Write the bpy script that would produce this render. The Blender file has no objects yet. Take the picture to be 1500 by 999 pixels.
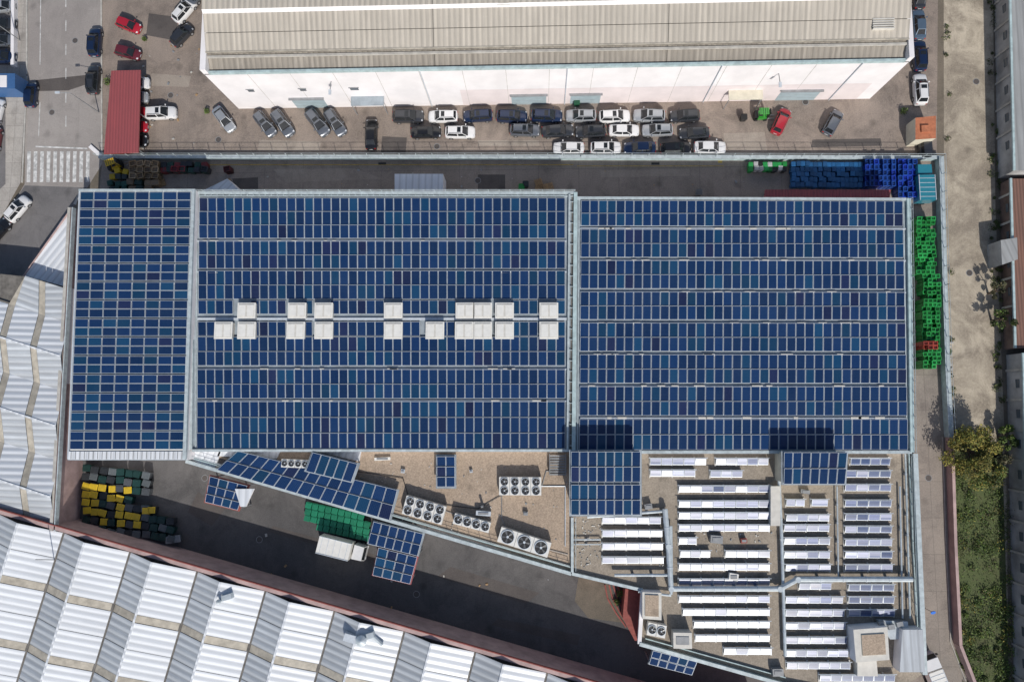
import bpy, bmesh, math, random
from mathutils import Vector, Quaternion, Matrix
random.seed(7)
R=random.random
U=random.uniform
sc=bpy.context.scene
# ------------------------------------------------------------------ camera / survey grid
H=100.0
F=1000.0
nadir=Vector((40.0/F,-100.0/F,-1.0)).normalized()
Q=nadir.rotation_difference(Vector((0,0,-1)))
cd=bpy.data.cameras.new("camera"); cam=bpy.data.objects.new("camera",cd); sc.collection.objects.link(cam)
cam.location=(0,0,H); cam.rotation_mode='QUATERNION'; cam.rotation_quaternion=Q
cd.lens=24.0; cd.sensor_width=36.0; cd.clip_end=5000; cd.clip_start=0.5
sc.camera=cam
def S(px,py,z=0.0):
    """survey coordinates (aerial plan) at height z -> metres"""
    d=Q@Vector(((px-750)/F,-(py-499.5)/F,-1.0))
    t=(z-H)/d.z
    return Vector((d.x*t,d.y*t,z))
def SQ(pts,z): return [S(a,b,z) for a,b in pts]
# ------------------------------------------------------------------ light
EL=math.radians(40)
sh=Vector((-0.27,0.96,0)).normalized()
ld=Vector((sh.x*math.cos(EL),sh.y*math.cos(EL),-math.sin(EL)))
sd=bpy.data.lights.new("sun",'SUN'); sd.energy=3.8; sd.angle=math.radians(0.6); sd.color=(1.0,0.955,0.89)
so=bpy.data.objects.new("sun",sd); sc.collection.objects.link(so); so.rotation_mode='QUATERNION'
so.rotation_quaternion=ld.to_track_quat('-Z','Y'); so.location=(0,0,60)
w=bpy.data.worlds.new("World"); sc.world=w; w.use_nodes=True
nt=w.node_tree; bg=nt.nodes.get("Background") or nt.nodes.new("ShaderNodeBackground")
sky=nt.nodes.new("ShaderNodeTexSky"); sky.sky_type='NISHITA'; sky.sun_disc=False
sky.sun_elevation=EL; sky.sun_rotation=math.atan2(-sh.x,-sh.y); sky.dust_density=1.5; sky.air_density=1.0
nt.links.new(sky.outputs[0],bg.inputs[0]); bg.inputs[1].default_value=0.10
sc.view_settings.view_transform='Standard'; sc.view_settings.look='None'; sc.view_settings.exposure=0
# ------------------------------------------------------------------ materials
def newmat(name):
    m=bpy.data.materials.new(name); m.use_nodes=True; n=m.node_tree.nodes
    b=n.get("Principled BSDF"); return m,m.node_tree,b
def c4(c): return (c[0],c[1],c[2],1)
def noise(t,vec,scale,detail=4,rough=.6,dist=0):
    n=t.nodes.new("ShaderNodeTexNoise"); n.inputs["Scale"].default_value=scale; n.inputs["Detail"].default_value=detail
    n.inputs["Roughness"].default_value=rough; n.inputs["Distortion"].default_value=dist
    if vec is not None: t.links.new(vec,n.inputs["Vector"])
    return n.outputs["Fac"]
def ramp(t,fac,a,b,ca=(0,0,0),cb=(1,1,1)):
    n=t.nodes.new("ShaderNodeValToRGB"); e=n.color_ramp.elements
    e[0].position=a; e[1].position=b; e[0].color=c4(ca); e[1].color=c4(cb)
    t.links.new(fac,n.inputs[0]); return n.outputs[0]
def mix(t,fac,a,b,mode='MIX'):
    n=t.nodes.new("ShaderNodeMix"); n.data_type='RGBA'; n.blend_type=mode
    for s,v in ((n.inputs[0],fac),(n.inputs[6],a),(n.inputs[7],b)):
        if isinstance(v,(int,float)): s.default_value=v
        elif isinstance(v,tuple): s.default_value=c4(v)
        else: t.links.new(v,s)
    return n.outputs[2]
def math_(t,op,a,b=0.0):
    n=t.nodes.new("ShaderNodeMath"); n.operation=op
    for s,v in ((n.inputs[0],a),(n.inputs[1],b)):
        if isinstance(v,(int,float)): s.default_value=v
        else: t.links.new(v,s)
    return n.outputs[0]
def bump(t,b,h,strength=.4,dist=.05):
    n=t.nodes.new("ShaderNodeBump"); n.inputs["Strength"].default_value=strength; n.inputs["Distance"].default_value=dist
    t.links.new(h,n.inputs["Height"]); t.links.new(n.outputs[0],b.inputs["Normal"])
def objco(t):
    return t.nodes.new("ShaderNodeTexCoord").outputs["Object"]
def uvco(t,sx=1,sy=1):
    o=t.nodes.new("ShaderNodeTexCoord").outputs["UV"]
    m=t.nodes.new("ShaderNodeMapping"); m.inputs["Scale"].default_value=(sx,sy,1); t.links.new(o,m.inputs[0]); return m.outputs[0]
def vcol(t):
    n=t.nodes.new("ShaderNodeVertexColor"); n.layer_name="Col"; return n.outputs[0]
def plain(name,c,rough=.6,metal=0,var=.25,scale=1.2,spec=None):
    m,t,b=newmat(name); o=objco(t)
    f=noise(t,o,scale,5); d=tuple(x*(1-var) for x in c)
    col=mix(t,ramp(t,f,.35,.65),d,c)
    t.links.new(col,b.inputs["Base Color"]); b.inputs["Roughness"].default_value=rough; b.inputs["Metallic"].default_value=metal
    return m
def paved(name,light,dark,stain,cracks=.5,fine=.25,slab=0,stain_amt=.8,th=.48,off=0.0):
    m,t,b=newmat(name); o0=objco(t)
    mo=t.nodes.new("ShaderNodeMapping"); mo.inputs["Location"].default_value=(off,off*1.7,off*.3); t.links.new(o0,mo.inputs[0]); o=mo.outputs[0]
    big=ramp(t,noise(t,o,.05,7,.68,.8),.38,.62)
    col=mix(t,big,dark,light)
    med=ramp(t,noise(t,o,.22,9,.72,.6),th,th+.20)
    col=mix(t,math_(t,'MULTIPLY',med,stain_amt),col,stain)
    mp=t.nodes.new("ShaderNodeMapping"); mp.inputs["Scale"].default_value=(.9,.10,1); mp.inputs["Rotation"].default_value=(0,0,1.45); t.links.new(o,mp.inputs[0])
    st=ramp(t,noise(t,mp.outputs[0],.9,6,.7,.4),.52,.78)
    col=mix(t,math_(t,'MULTIPLY',st,.45),col,stain)
    lt=ramp(t,noise(t,o,.55,6,.75,.2),.58,.76)
    col=mix(t,math_(t,'MULTIPLY',lt,.5),col,tuple(min(1,x*1.25) for x in light))
    sm=ramp(t,noise(t,o,5.5,4,.7),.3,.7)
    col=mix(t,fine,col,mix(t,sm,tuple(x*.5 for x in dark),tuple(min(1,x*1.35) for x in light)))
    v=t.nodes.new("ShaderNodeTexVoronoi"); v.inputs["Scale"].default_value=.28; t.links.new(o,v.inputs["Vector"])
    vn=math_(t,'ADD',v.outputs["Distance"],math_(t,'MULTIPLY',noise(t,o,1.6,4),.25))
    sp=ramp(t,vn,.17,.34,(1,1,1),(0,0,0))
    col=mix(t,math_(t,'MULTIPLY',sp,.4),col,tuple(x*.5 for x in stain))
    if cracks>0:
        w1=t.nodes.new("ShaderNodeTexVoronoi"); w1.feature='DISTANCE_TO_EDGE'; w1.inputs["Scale"].default_value=.13
        nn=t.nodes.new("ShaderNodeTexNoise"); nn.inputs["Scale"].default_value=.7; nn.inputs["Detail"].default_value=5; t.links.new(o,nn.inputs["Vector"])
        va=t.nodes.new("ShaderNodeVectorMath"); va.operation='MULTIPLY_ADD'; va.inputs[1].default_value=(5,5,5)
        t.links.new(nn.outputs["Color"],va.inputs[0]); t.links.new(o,va.inputs[2]); t.links.new(va.outputs[0],w1.inputs["Vector"])
        cr=ramp(t,w1.outputs["Distance"],.0,.010,(1,1,1),(0,0,0))
        msk=ramp(t,noise(t,o,.09,3),.45,.6)
        col=mix(t,math_(t,'MULTIPLY',math_(t,'MULTIPLY',cr,cracks),msk),col,tuple(x*.4 for x in dark))
    if slab>0:
        br=t.nodes.new("ShaderNodeTexBrick"); br.offset=0; br.inputs["Scale"].default_value=1
        br.inputs["Brick Width"].default_value=slab; br.inputs["Row Height"].default_value=slab; br.inputs["Mortar Size"].default_value=.04
        br.inputs["Color1"].default_value=(0,0,0,1); br.inputs["Color2"].default_value=(1,1,1,1)
        t.links.new(o,br.inputs["Vector"])
        col=mix(t,math_(t,'MULTIPLY',br.outputs["Color"],.16),col,tuple(x*.6 for x in dark))
        col=mix(t,math_(t,'MULTIPLY',br.outputs["Fac"],.45),col,tuple(x*.4 for x in dark))
    t.links.new(col,b.inputs["Base Color"]); b.inputs["Roughness"].default_value=.85
    bump(t,b,sm,.3,.02)
    return m
def corr(name,c,dirt,pitch=.5,amt=.5,rough=.45,streak=.6,strength=.6,metal=0):
    m,t,b=newmat(name); uv=uvco(t)
    sx=t.nodes.new("ShaderNodeSeparateXYZ"); t.links.new(uv,sx.inputs[0])
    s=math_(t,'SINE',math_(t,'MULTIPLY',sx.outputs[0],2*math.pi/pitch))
    st=ramp(t,noise(t,uvco(t,1.6,.13),1.0,6,.7,.3),.40,.72)
    bl=ramp(t,noise(t,objco(t),.12,5,.6),.35,.7)
    fl=t.nodes.new("ShaderNodeTexWhiteNoise"); fl.noise_dimensions='1D'; t.links.new(math_(t,'FLOOR',math_(t,'MULTIPLY',sx.outputs[0],1.0)),fl.inputs["W"])
    col=mix(t,math_(t,'MULTIPLY',st,streak),c,dirt)
    col=mix(t,math_(t,'MULTIPLY',bl,amt),col,dirt)
    col=mix(t,math_(t,'MULTIPLY',fl.outputs["Value"],.22*(streak+.2)),col,dirt)
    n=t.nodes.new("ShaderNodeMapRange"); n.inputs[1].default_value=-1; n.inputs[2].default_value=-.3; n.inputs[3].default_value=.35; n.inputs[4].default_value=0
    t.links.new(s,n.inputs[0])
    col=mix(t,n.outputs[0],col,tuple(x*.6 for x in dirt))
    t.links.new(col,b.inputs["Base Color"]); b.inputs["Roughness"].default_value=rough; b.inputs["Metallic"].default_value=metal
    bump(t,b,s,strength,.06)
    return m
def vmat(name,rough=.5,metal=0,var=.2,scale=3):
    m,t,b=newmat(name); c=vcol(t); f=ramp(t,noise(t,objco(t),scale,5),.3,.7,(1-var,)*3,(1,1,1))
    t.links.new(mix(t,1.0,c,f,'MULTIPLY'),b.inputs["Base Color"]); b.inputs["Roughness"].default_value=rough; b.inputs["Metallic"].default_value=metal
    return m
M={}
M['soil']=paved("soil",(.2,.165,.125),(.11,.095,.075),(.07,.06,.045),0)
M['yard']=paved("parking_concrete",(.33,.27,.225),(.195,.162,.14),(.095,.08,.07),.5,.3,0,.85,.47)
M['lane']=paved("lane_concrete",(.36,.30,.255),(.22,.19,.165),(.12,.10,.085),.4,.3,6.0)
M['asphalt']=paved("asphalt",(.135,.128,.125),(.078,.075,.076),(.042,.041,.042),.3,.22,0,.75,.47)
M['road']=paved("road_asphalt",(.35,.32,.295),(.27,.245,.23),(.17,.155,.145),.25,.2,0,.45)
M['darkroad']=paved("road_patch",(.19,.18,.18),(.135,.13,.13),(.09,.087,.087),.1,.2)
M['path']=paved("path_concrete",(.54,.475,.375),(.40,.345,.265),(.165,.135,.105),.45,.22,0,.9,.40,31.0)
M['alley']=paved("alley_concrete",(.33,.285,.245),(.22,.195,.17),(.13,.11,.10),.4,.3,5.0)
M['side']=paved("sidewalk_tiles",(.45,.42,.38),(.34,.315,.29),(.2,.18,.16),.2,.25,2.0)
M['gravel']=paved("roof_gravel",(.44,.345,.26),(.31,.24,.18),(.19,.15,.11),0,.6,0,.6)
M['gravelgrey']=paved("roof_gravel_grey",(.35,.30,.24),(.23,.195,.155),(.12,.10,.08),0,.5,0,.75)
M['grassg']=paved("grass_ground",(.085,.11,.035),(.05,.07,.022),(.12,.10,.055),0,.5)
M['repair']=paved("concrete_repair",(.37,.32,.27),(.27,.23,.195),(.18,.15,.13),0,.25)
M['repaird']=paved("asphalt_repair",(.115,.10,.092),(.08,.07,.066),(.055,.047,.045),0,.25)
M['paint']=plain("road_paint",(.72,.72,.70),.7,0,.5,1.5)
M['ypaint']=plain("yellow_paint",(.55,.38,.08),.7,0,.5,1.5)
M['kerb']=plain("kerb_concrete",(.5,.48,.44),.8,0,.3)
M['white']=plain("white_wall",(.82,.795,.80),.7,0,.12,.3)
M['pinkwall']=plain("pale_pink_wall",(.76,.685,.68),.75,0,.14,.3)
M['pinkdull']=plain("dull_pink_wall",(.50,.36,.34),.75,0,.3,.6)
M['cream']=plain("cream",(.66,.62,.50),.7,0,.15)
M['teal']=plain("pale_teal_metal",(.46,.58,.59),.5,0,.3,1.2)
M['tealw']=plain("galvanised_rail",(.52,.59,.61),.45,.1,.28,1.5)
M['roofw']=plain("roof_sheet_grey",(.34,.39,.43),.5,0,.35,.5)
M['redb']=plain("red_brick_wall",(.32,.09,.075),.8,0,.3,2)
M['redroof']=corr("red_sheet_roof",(.33,.075,.08),(.22,.06,.065),.45,.5,.6,.5,.4)
M['beige']=corr("fibre_cement_roof",(.56,.51,.435),(.34,.31,.265),.75,.45,.8,.75,.8)
M['beige2']=corr("fibre_cement_roof_dirty",(.38,.345,.295),(.18,.16,.135),.75,.45,.85,.8,.8)
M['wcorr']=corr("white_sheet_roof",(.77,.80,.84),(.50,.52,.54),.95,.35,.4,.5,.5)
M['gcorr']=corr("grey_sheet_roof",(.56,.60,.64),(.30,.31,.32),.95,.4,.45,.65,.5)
M['wroof']=corr("weathered_sheet_roof",(.36,.37,.37),(.22,.22,.215),.95,.5,.6,.6,.45)
M['trans']=plain("translucent_sheet_beige",(.50,.455,.375),.5,0,.35,1.0)
M['valley']=plain("gutter_dirt",(.20,.185,.165),.8,0,.5,1.0)
M['alu']=plain("aluminium",(.60,.65,.70),.4,.15,.15,3)
M['galv']=plain("duct_galvanised",(.60,.66,.69),.35,.35,.2,1.5)
M['box']=plain("skylight_box",(.62,.60,.55),.5,0,.15,1.5)
M['boxf']=plain("skylight_frame",(.74,.73,.69),.5,0,.1,1.5)
M['dark']=plain("black_plastic",(.02,.02,.022),.5,0,.2)
M['grey']=plain("grey_metal",(.3,.31,.32),.5,.2,.25)
M['blade']=plain("fan_blade",(.14,.145,.15),.4,.2,.2)
M['wood']=plain("pallet_wood",(.42,.27,.14),.8,0,.3,3)
M['roofr']=corr("rust_tile_roof",(.25,.125,.09),(.13,.08,.065),.45,.5,.8,.6,.7)
M['orange']=plain("orange_roof",(.50,.18,.09),.7,0,.3,2)
M['brown']=plain("rust_wall",(.20,.14,.12),.85,0,.5,.5)
M['greyw']=plain("weathered_wall",(.46,.455,.45),.85,0,.5,.35)
M['vc']=vmat("moulded_plastic",.45)
M['leaf']=vmat("foliage",.7,0,.3,2)
M['bark']=plain("bark",(.12,.085,.06),.9,0,.4,6)
M['door']=plain("roller_door_teal",(.38,.48,.52),.5,0,.15,1)
M['win']=plain("window_glass",(.10,.12,.14),.15,0,.1)
def glassmat():
    m,t,b=newmat("solar_cells")
    uv=t.nodes.new("ShaderNodeTexCoord").outputs["UV"]; s=t.nodes.new("ShaderNodeSeparateXYZ"); t.links.new(uv,s.inputs[0])
    def ln(o,wd):
        f=math_(t,'FRACT',o); a=math_(t,'LESS_THAN',f,wd); return a
    g=math_(t,'MAXIMUM',ln(s.outputs[0],.07),ln(s.outputs[1],.07))
    c=vcol(t)
    col=mix(t,math_(t,'MULTIPLY',g,.10),c,(.25,.42,.62))
    d=ramp(t,noise(t,objco(t),.25,4),.35,.7)
    col=mix(t,math_(t,'MULTIPLY',d,.02),col,(.30,.4,.5))
    t.links.new(col,b.inputs["Base Color"]); b.inputs["Roughness"].default_value=.14; b.inputs["IOR"].default_value=1.35
    return m
M['pv']=glassmat()
def colmat():
    m,t,b=newmat("collector_glass"); t.links.new(vcol(t),b.inputs["Base Color"])
    b.inputs["Roughness"].default_value=.3; b.inputs["Metallic"].default_value=.0; return m
M['coll']=colmat()
# ------------------------------------------------------------------ mesh builder
class MB:
    def __init__(s): s.v=[];s.f=[];s.m=[];s.c=[];s.uv=[];s.mats=[];s.sm=[]
    def mi(s,k):
        if k not in s.mats: s.mats.append(k)
        return s.mats.index(k)
    def face(s,p,mat,col=(1,1,1),uv=None,smooth=False):
        p=[Vector(q) for q in p]; i=len(s.v); s.v.extend(p); s.f.append(list(range(i,i+len(p)))); s.m.append(s.mi(mat)); s.c.append(col); s.sm.append(smooth)
        if uv is None:
            u=(p[1]-p[0]); u=u.normalized() if u.length>1e-6 else Vector((1,0,0))
            n=(p[1]-p[0]).cross(p[-1]-p[0]); n=n.normalized() if n.length>1e-9 else Vector((0,0,1))
            v=n.cross(u); uv=[((q-p[0]).dot(u),(q-p[0]).dot(v)) for q in p]
        s.uv.append(uv)
    def prism(s,pts,z0,z1,mt,ms=None,col=(1,1,1),z0pts=None,cols=None):
        ms=ms or mt
        top=[Vector((p[0],p[1],z1)) for p in pts]; bot=[Vector((p[0],p[1],z0)) for p in (z0pts or pts)]
        a=sum(top[i].x*top[(i+1)%len(top)].y-top[(i+1)%len(top)].x*top[i].y for i in range(len(top)))
        if a<0: top.reverse(); bot.reverse()
        s.face(top,mt,col)
        for i in range(len(top)):
            j=(i+1)%len(top); s.face([bot[i],bot[j],top[j],top[i]],ms,cols or col)
    def rect(s,c,l,wd,ang):
        ca,sa=math.cos(ang),math.sin(ang)
        return [(c[0]+x*ca-y*sa,c[1]+x*sa+y*ca) for x,y in((-l/2,-wd/2),(l/2,-wd/2),(l/2,wd/2),(-l/2,wd/2))]
    def box(s,c,l,wd,ang,z0,z1,mt,ms=None,col=(1,1,1),taper=1.0):
        s.prism(s.rect(c,l,wd,ang),z0,z1,mt,ms,col,z0pts=s.rect(c,l*taper,wd*taper,ang))
    def beam(s,a,b,wd,z0,z1,mt,ms=None,col=(1,1,1)):
        a=Vector(a);b=Vector(b);d=(b-a).to_2d(); 
        s.box(((a.x+b.x)/2,(a.y+b.y)/2),d.length,wd,math.atan2(d.y,d.x),z0,z1,mt,ms,col)
    def tube(s,a,b,r,mt,r2=None,n=10,col=(1,1,1),cap=True):
        a=Vector(a);b=Vector(b);r2=r if r2 is None else r2; q=(b-a).to_track_quat('Z','Y')
        ra=[a+q@Vector((math.cos(2*math.pi*i/n)*r,math.sin(2*math.pi*i/n)*r,0)) for i in range(n)]
        rb=[b+q@Vector((math.cos(2*math.pi*i/n)*r2,math.sin(2*math.pi*i/n)*r2,0)) for i in range(n)]
        for i in range(n):
            j=(i+1)%n; s.face([ra[i],ra[j],rb[j],rb[i]],mt,col)
        if cap: s.face(rb,mt,col); s.face(ra[::-1],mt,col)
    def disc(s,c,r,z,mt,n=16,r0=0,col=(1,1,1)):
        P=[(c[0]+math.cos(2*math.pi*i/n)*r,c[1]+math.sin(2*math.pi*i/n)*r,z) for i in range(n)]
        if r0<=0: s.face(P,mt,col); return
        I=[(c[0]+math.cos(2*math.pi*i/n)*r0,c[1]+math.sin(2*math.pi*i/n)*r0,z) for i in range(n)]
        for i in range(n):
            j=(i+1)%n; s.face([P[i],P[j],I[j],I[i]],mt,col)
    def build(s,name,parent=None):
        me=bpy.data.meshes.new(name); me.from_pydata([tuple(v) for v in s.v],[],s.f)
        for k in s.mats: me.materials.append(M[k] if isinstance(k,str) else k)
        me.polygons.foreach_set("material_index",s.m)
        at=me.color_attributes.new("Col",'FLOAT_COLOR','CORNER'); uvl=me.uv_layers.new(name="UVMap")
        cc=[];uu=[]
        for f,c,u in zip(s.f,s.c,s.uv):
            for k in range(len(f)): cc.extend((c[0],c[1],c[2],1)); uu.extend(u[k])
        at.data.foreach_set("color",cc); uvl.data.foreach_set("uv",uu)
        me.update()
        o=bpy.data.objects.new(name,me); sc.collection.objects.link(o)
        if parent: o.parent=parent
        return o
def empty(name):
    o=bpy.data.objects.new(name,None); sc.collection.objects.link(o); return o
def sheet(name,pts,z,mat):
    b=MB(); p=SQ(pts,z)
    a=sum(p[i].x*p[(i+1)%len(p)].y-p[(i+1)%len(p)].x*p[i].y for i in range(len(p)))
    if a<0: p.reverse()
    b.face(p,mat); return b.build(name)
# ------------------------------------------------------------------ ground
g=MB(); g.face([(-2500,-2500,0),(2500,-2500,0),(2500,2500,0),(-2500,2500,0)],'soil'); g.build("ground")
sheet("parking_yard_pavement",[(150,-260),(1376,-260),(1372,236),(150,236)],.008,'yard')
sheet("service_lane_pavement",[(150,236),(1372,236),(1376,700),(100,700)],.012,'lane')
sheet("delivery_yard_asphalt",[(60,600),(1290,600),(1380,1250),(60,1250)],.016,'asphalt')
sheet("alley_pavement",[(1280,300),(1376,300),(1386,700),(1400,960),(1450,1060),(1280,1060)],.020,'alley')
sheet("concrete_path",[(1382,-260),(1452,-260),(1458,300),(1466,500),(1474,700),(1480,1200),(1384,1200)],.008,'path')
sheet("road",[(42,-260),(150,-260),(150,240),(128,275),(110,300),(-10,470),(-160,700),(-260,640),(-60,420),(-8,345),(36,270)],.006,'road')
sheet("road_shadow_band",[(52,118),(90,114),(130,110),(133,122),(100,133),(56,134)],.010,'repaird')  # tree shadow across the road, painted as a dark sheet
sheet("road_lower_asphalt",[(36,272),(128,275),(110,300),(-10,470),(-160,700),(-240,620),(-60,420),(-8,345)],.010,'darkroad')
sheet("sidewalk",[(-300,-260),(38,-260),(38,110),(30,268),(-10,340),(-300,640)],.09,'side')
sheet("grass_verge_ground",[(1388,640),(1400,628),(1430,640),(1468,652),(1484,1200),(1412,1200),(1392,900)],.012,'grassg')
sheet("parking_bay_pavement",[(-60,-200),(24,-200),(24,96),(-60,96)],.10,'darkroad')
sheet("parking_bay_pavement",[(-60,150),(8,150),(8,270),(-60,330)],.10,'darkroad')
for i,(pts,mt) in enumerate((([(218,20),(262,26),(256,60),(214,52)],'repaird'),([(380,205),(470,208),(468,222),(378,220)],'repair'),([(560,200),(596,202),(594,226),(558,224)],'repaird'),
    ([(1060,196),(1120,194),(1124,222),(1062,224)],'repair'),([(1190,205),(1290,203),(1292,214),(1188,216)],'repaird'),([(222,108),(280,112),(276,128),(220,126)],'repair'),([(700,206),(790,206),(790,214),(700,214)],'repair'))):
    sheet("pavement_patch",pts,.0125,mt)
for pts,mt in (([(400,248),(520,247),(560,262),(420,268)],'repair'),([(700,256),(740,256),(740,280),(700,280)],'repaird'),([(880,250),(1010,248),(1010,258),(880,260)],'repair'),([(340,262),(378,260),(378,280),(345,280)],'repaird')):
    sheet("pavement_patch",pts,.0165,mt)
for pts in ([(400,770),(560,815),(550,822),(392,778)],[(660,830),(790,868),(770,884),(640,845)],[(290,720),(330,745),(310,770),(275,750)],[(730,905),(850,930),(846,945),(720,915)]):
    sheet("pavement_patch",pts,.0205,'repaird')
b=MB()
for x,y,z in ((76,165,.012),(110,60,.012),(250,140,.014),(640,215,.014),(320,205,.014),(1180,150,.014),(380,790,.022),(610,870,.022),(300,700,.022),(1430,120,.014),(1420,400,.014),(1360,700,.026),(700,265,.018),(860,225,.014)):
    q=S(x,y); b.disc((q.x,q.y),.42,z+.006,'repaird',n=18); b.disc((q.x,q.y),.48,z+.008,'grey',n=18,r0=.41)
for x,y in ((560,235.5),(960,236),(1250,237)):
    q=S(x,240); b.box((q.x,q.y),1.2,.35,0,.013,.03,'dark')
b.build("manhole_cover")
b=MB(); b.beam(S(40,-200),S(40,110),.25,0,.15,'kerb'); b.beam(S(40,112),S(33,268),.25,0,.15,'kerb'); b.beam(S(26,-200),S(24,100),.5,0.05,.9,'white'); b.build("kerb")
b=MB(); b.beam(S(133,215),S(152,232),.6,0,.3,'white'); b.beam(S(120,278),S(110,300),.4,0,.15,'kerb'); b.beam(S(148,-200),S(150,232),.22,0,.14,'kerb'); b.build("kerb")
b=MB()
for i in range(10):
    x=41+i*9.6; b.face(SQ([(x-1,222),(x+4.2,222),(x+3.2,267),(x-2,267)],.014),'paint')
b.build("zebra_crossing_marking")
b=MB()
b.face(SQ([(60,-100),(61.2,-100),(59.2,95),(58,95)],.014),'paint'); b.face(SQ([(58,150),(59.2,150),(57,200),(56,200)],.014),'paint')
b.face(SQ([(52,214),(128,217),(128,219),(52,216)],.014),'paint')
for i in range(7):
    y=-40+i*35; b.face(SQ([(96,y),(97.2,y),(97,y+16),(95.8,y+16)],.014),'paint')
b.face(SQ([(93,318),(95,319),(30,415),(28,414)],.014),'paint')
b.build("road_marking")
b=MB()
b.face(SQ([(200,241),(840,241),(840,242.3),(200,242.3)],.018),'ypaint'); b.face(SQ([(845,243),(1060,243),(1060,244),(845,244)],.018),'ypaint')
b.face(SQ([(1052,232),(1058,232),(1058,239),(1052,239)],.018),'ypaint')
b.build("yellow_line_marking")
sheet("ramp_pavement",[(848,842),(892,852),(915,912),(862,905),(842,880)],.024,'soil')
b=MB()
for rr in (0,1,2,3):
    pts=[(886+rr*6,856),(890+rr*7,876),(902+rr*6,897),(917+rr*5,918)]
    for a,c in zip(pts[:-1],pts[1:]): b.beam(S(*a),S(*c),.18,0,.16,'redb')
b.build("red_kerb")
# ------------------------------------------------------------------ warehouse (top)
def warehouse():
    root=empty("warehouse"); ze=11.0
    A=S(299,109,ze); B=S(1333,107,ze)
    x0,x1=A.x,B.x; yb=A.y; yt=yb+60
    b=MB(); b.face([(x0,yb,0),(x1,yb,0),(x1,yb,ze),(x0,yb,ze)],'white')
    b.face([(x0,yt,0),(x0,yb,0),(x0,yb,ze),(x0,yt,ze)],'white'); b.face([(x1,yb,0),(x1,yt,0),(x1,yt,ze),(x1,yb,ze)],'white'); b.face([(x1,yt,0),(x0,yt,0),(x0,yt,ze),(x1,yt,ze)],'white')
    b.face([(x0+35,yb-.02,0),(x1-2,yb-.02,0),(x1-2,yb-.02,5.0),(x0+35,yb-.02,5.0)],'pinkwall')
    for k in range(1,16):
        xx=x0+(x1-x0)*k/16; b.box((xx,yb-.01),.05,.03,0,0,ze-.2,'kerb')
    b.build("walls",root)
    b=MB()
    for (xa,xb) in ((x0-.05,x0+.75),(x1-.6,x1+.05)): b.prism([(xa,yb),(xb,yb),(xb,yt),(xa,yt)],ze-.2,ze+1.2,'white')
    b.prism([(x0+.75,yb-.05),(x1-.6,yb-.05),(x1-.6,yb+.28),(x0+.75,yb+.28)],ze-.2,ze+.35,'teal')
    b.build("parapet",root)
    b=MB(); xa,xb=x0+.75,x1-.6
    ya=yb+.28; y1=S(750,70,ze+1).y; y2=S(750,12,ze+2.4).y
    def strip(p0,z0,p1,z1,m):
        n=3
        L=(xb-xa)
        for i in range(n):
            u0=xa+L*i/n+.03; u1=xa+L*(i+1)/n-.03
            b.face([(u0,p0,z0),(u1,p0,z0),(u1,p1,z1),(u0,p1,z1)],m)
    strip(ya,ze-.1,y1,ze+.85,'beige2')
    b.face([(xa,y1,ze+.85),(xb,y1,ze+.85),(xb,y1+.02,ze+1.35),(xa,y1+.02,ze+1.35)],'valley')
    ym=(y1+y2)/2
    strip(y1,ze+1.35,ym-.05,ze+1.95,'beige'); strip(ym,ze+2.0,y2,ze+2.6,'beige')
    b.face([(xa,y2,ze+2.6),(xb,y2,ze+2.6),(xb,y2+.35,ze+3.0),(xa,y2+.35,ze+3.0)],'white')
    strip(y2+.35,ze+3.0,y2+14,ze+3.8,'beige'); strip(y2+14,ze+3.8,yt,ze,'beige2')
    b.prism([(xa,y1-.15),(xb,y1-.15),(xb,y1+.05),(xa,y1+.05)],ze+1.3,ze+1.42,'trans')
    b.prism([(xa,y1-.6),(xb,y1-.6),(xb,y1-.3),(xa,y1-.3)],ze+.7,ze+.95,'kerb')
    b.build("roof",root)
    b=MB()
    for px,wd in ((363,.9),(440,.9),(516,1.2)):
        p=S(px,128,7).x; b.prism([(p-wd/2,yb-.06),(p+wd/2,yb-.06),(p+wd/2,yb+.0),(p-wd/2,yb)],5.6,6.3,'win'); b.prism([(p-wd/2-.15,yb-.12),(p+wd/2+.15,yb-.12),(p+wd/2+.15,yb),(p-wd/2-.15,yb)],6.3,6.42,'grey')
    b.build("windows",root)
    b=MB()
    for a,c in ((436,482),(750,800),(835,878),(1135,1192)):
        pa,pc=S(a,158,0).x,S(c,158,0).x; b.prism([(pa,yb-.05),(pc,yb-.05),(pc,yb),(pa,yb)],0,3.2,'door')
        for k in range(6): b.prism([(pa,yb-.07),(pc,yb-.07),(pc,yb-.05),(pa,yb-.05)],.3+k*.5,.34+k*.5,'grey')
        b.prism([(pa-.2,yb-.35),(pc+.2,yb-.35),(pc+.2,yb),(pa-.2,yb)],3.2,3.4,'grey')
    b.build("roller_doors",root)
    b=MB()
    for a,c,m in ((514,562,'roofw'),(1068,1118,'cream')):
        pa,pc=S(a,150,3.5).x,S(c,150,3.5).x; b.prism([(pa,yb-1.4),(pc,yb-1.4),(pc,yb),(pa,yb)],3.3,3.5,m)
        for q in (pa+.1,pc-.1): b.tube((q,yb-1.3,0),(q,yb-1.3,3.3),.06,'grey')
    b.build("entrance_canopies",root)
    b=MB()
    for px in (486,1140):
        p=S(px,120,8).x; b.tube((p,yb,8.3),(p,yb-1.6,8.7),.06,'grey'); b.box((p,yb-1.8),.35,.7,0,8.6,8.8,'alu')
    for px in (620,830,1050,1250):
        p=S(px,120,8).x; b.tube((p,yb-.1,0),(p,yb-.1,11),.08,'alu')
    b.build("wall_lights_and_downpipes",root)
    b=MB()
    q=S(738,5,13.4); b.box((q.x,q.y),1.8,1.2,0,12.4,13.9,'boxf'); b.box((q.x,q.y),1.4,.8,0,13.9,14.0,'box')
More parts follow.
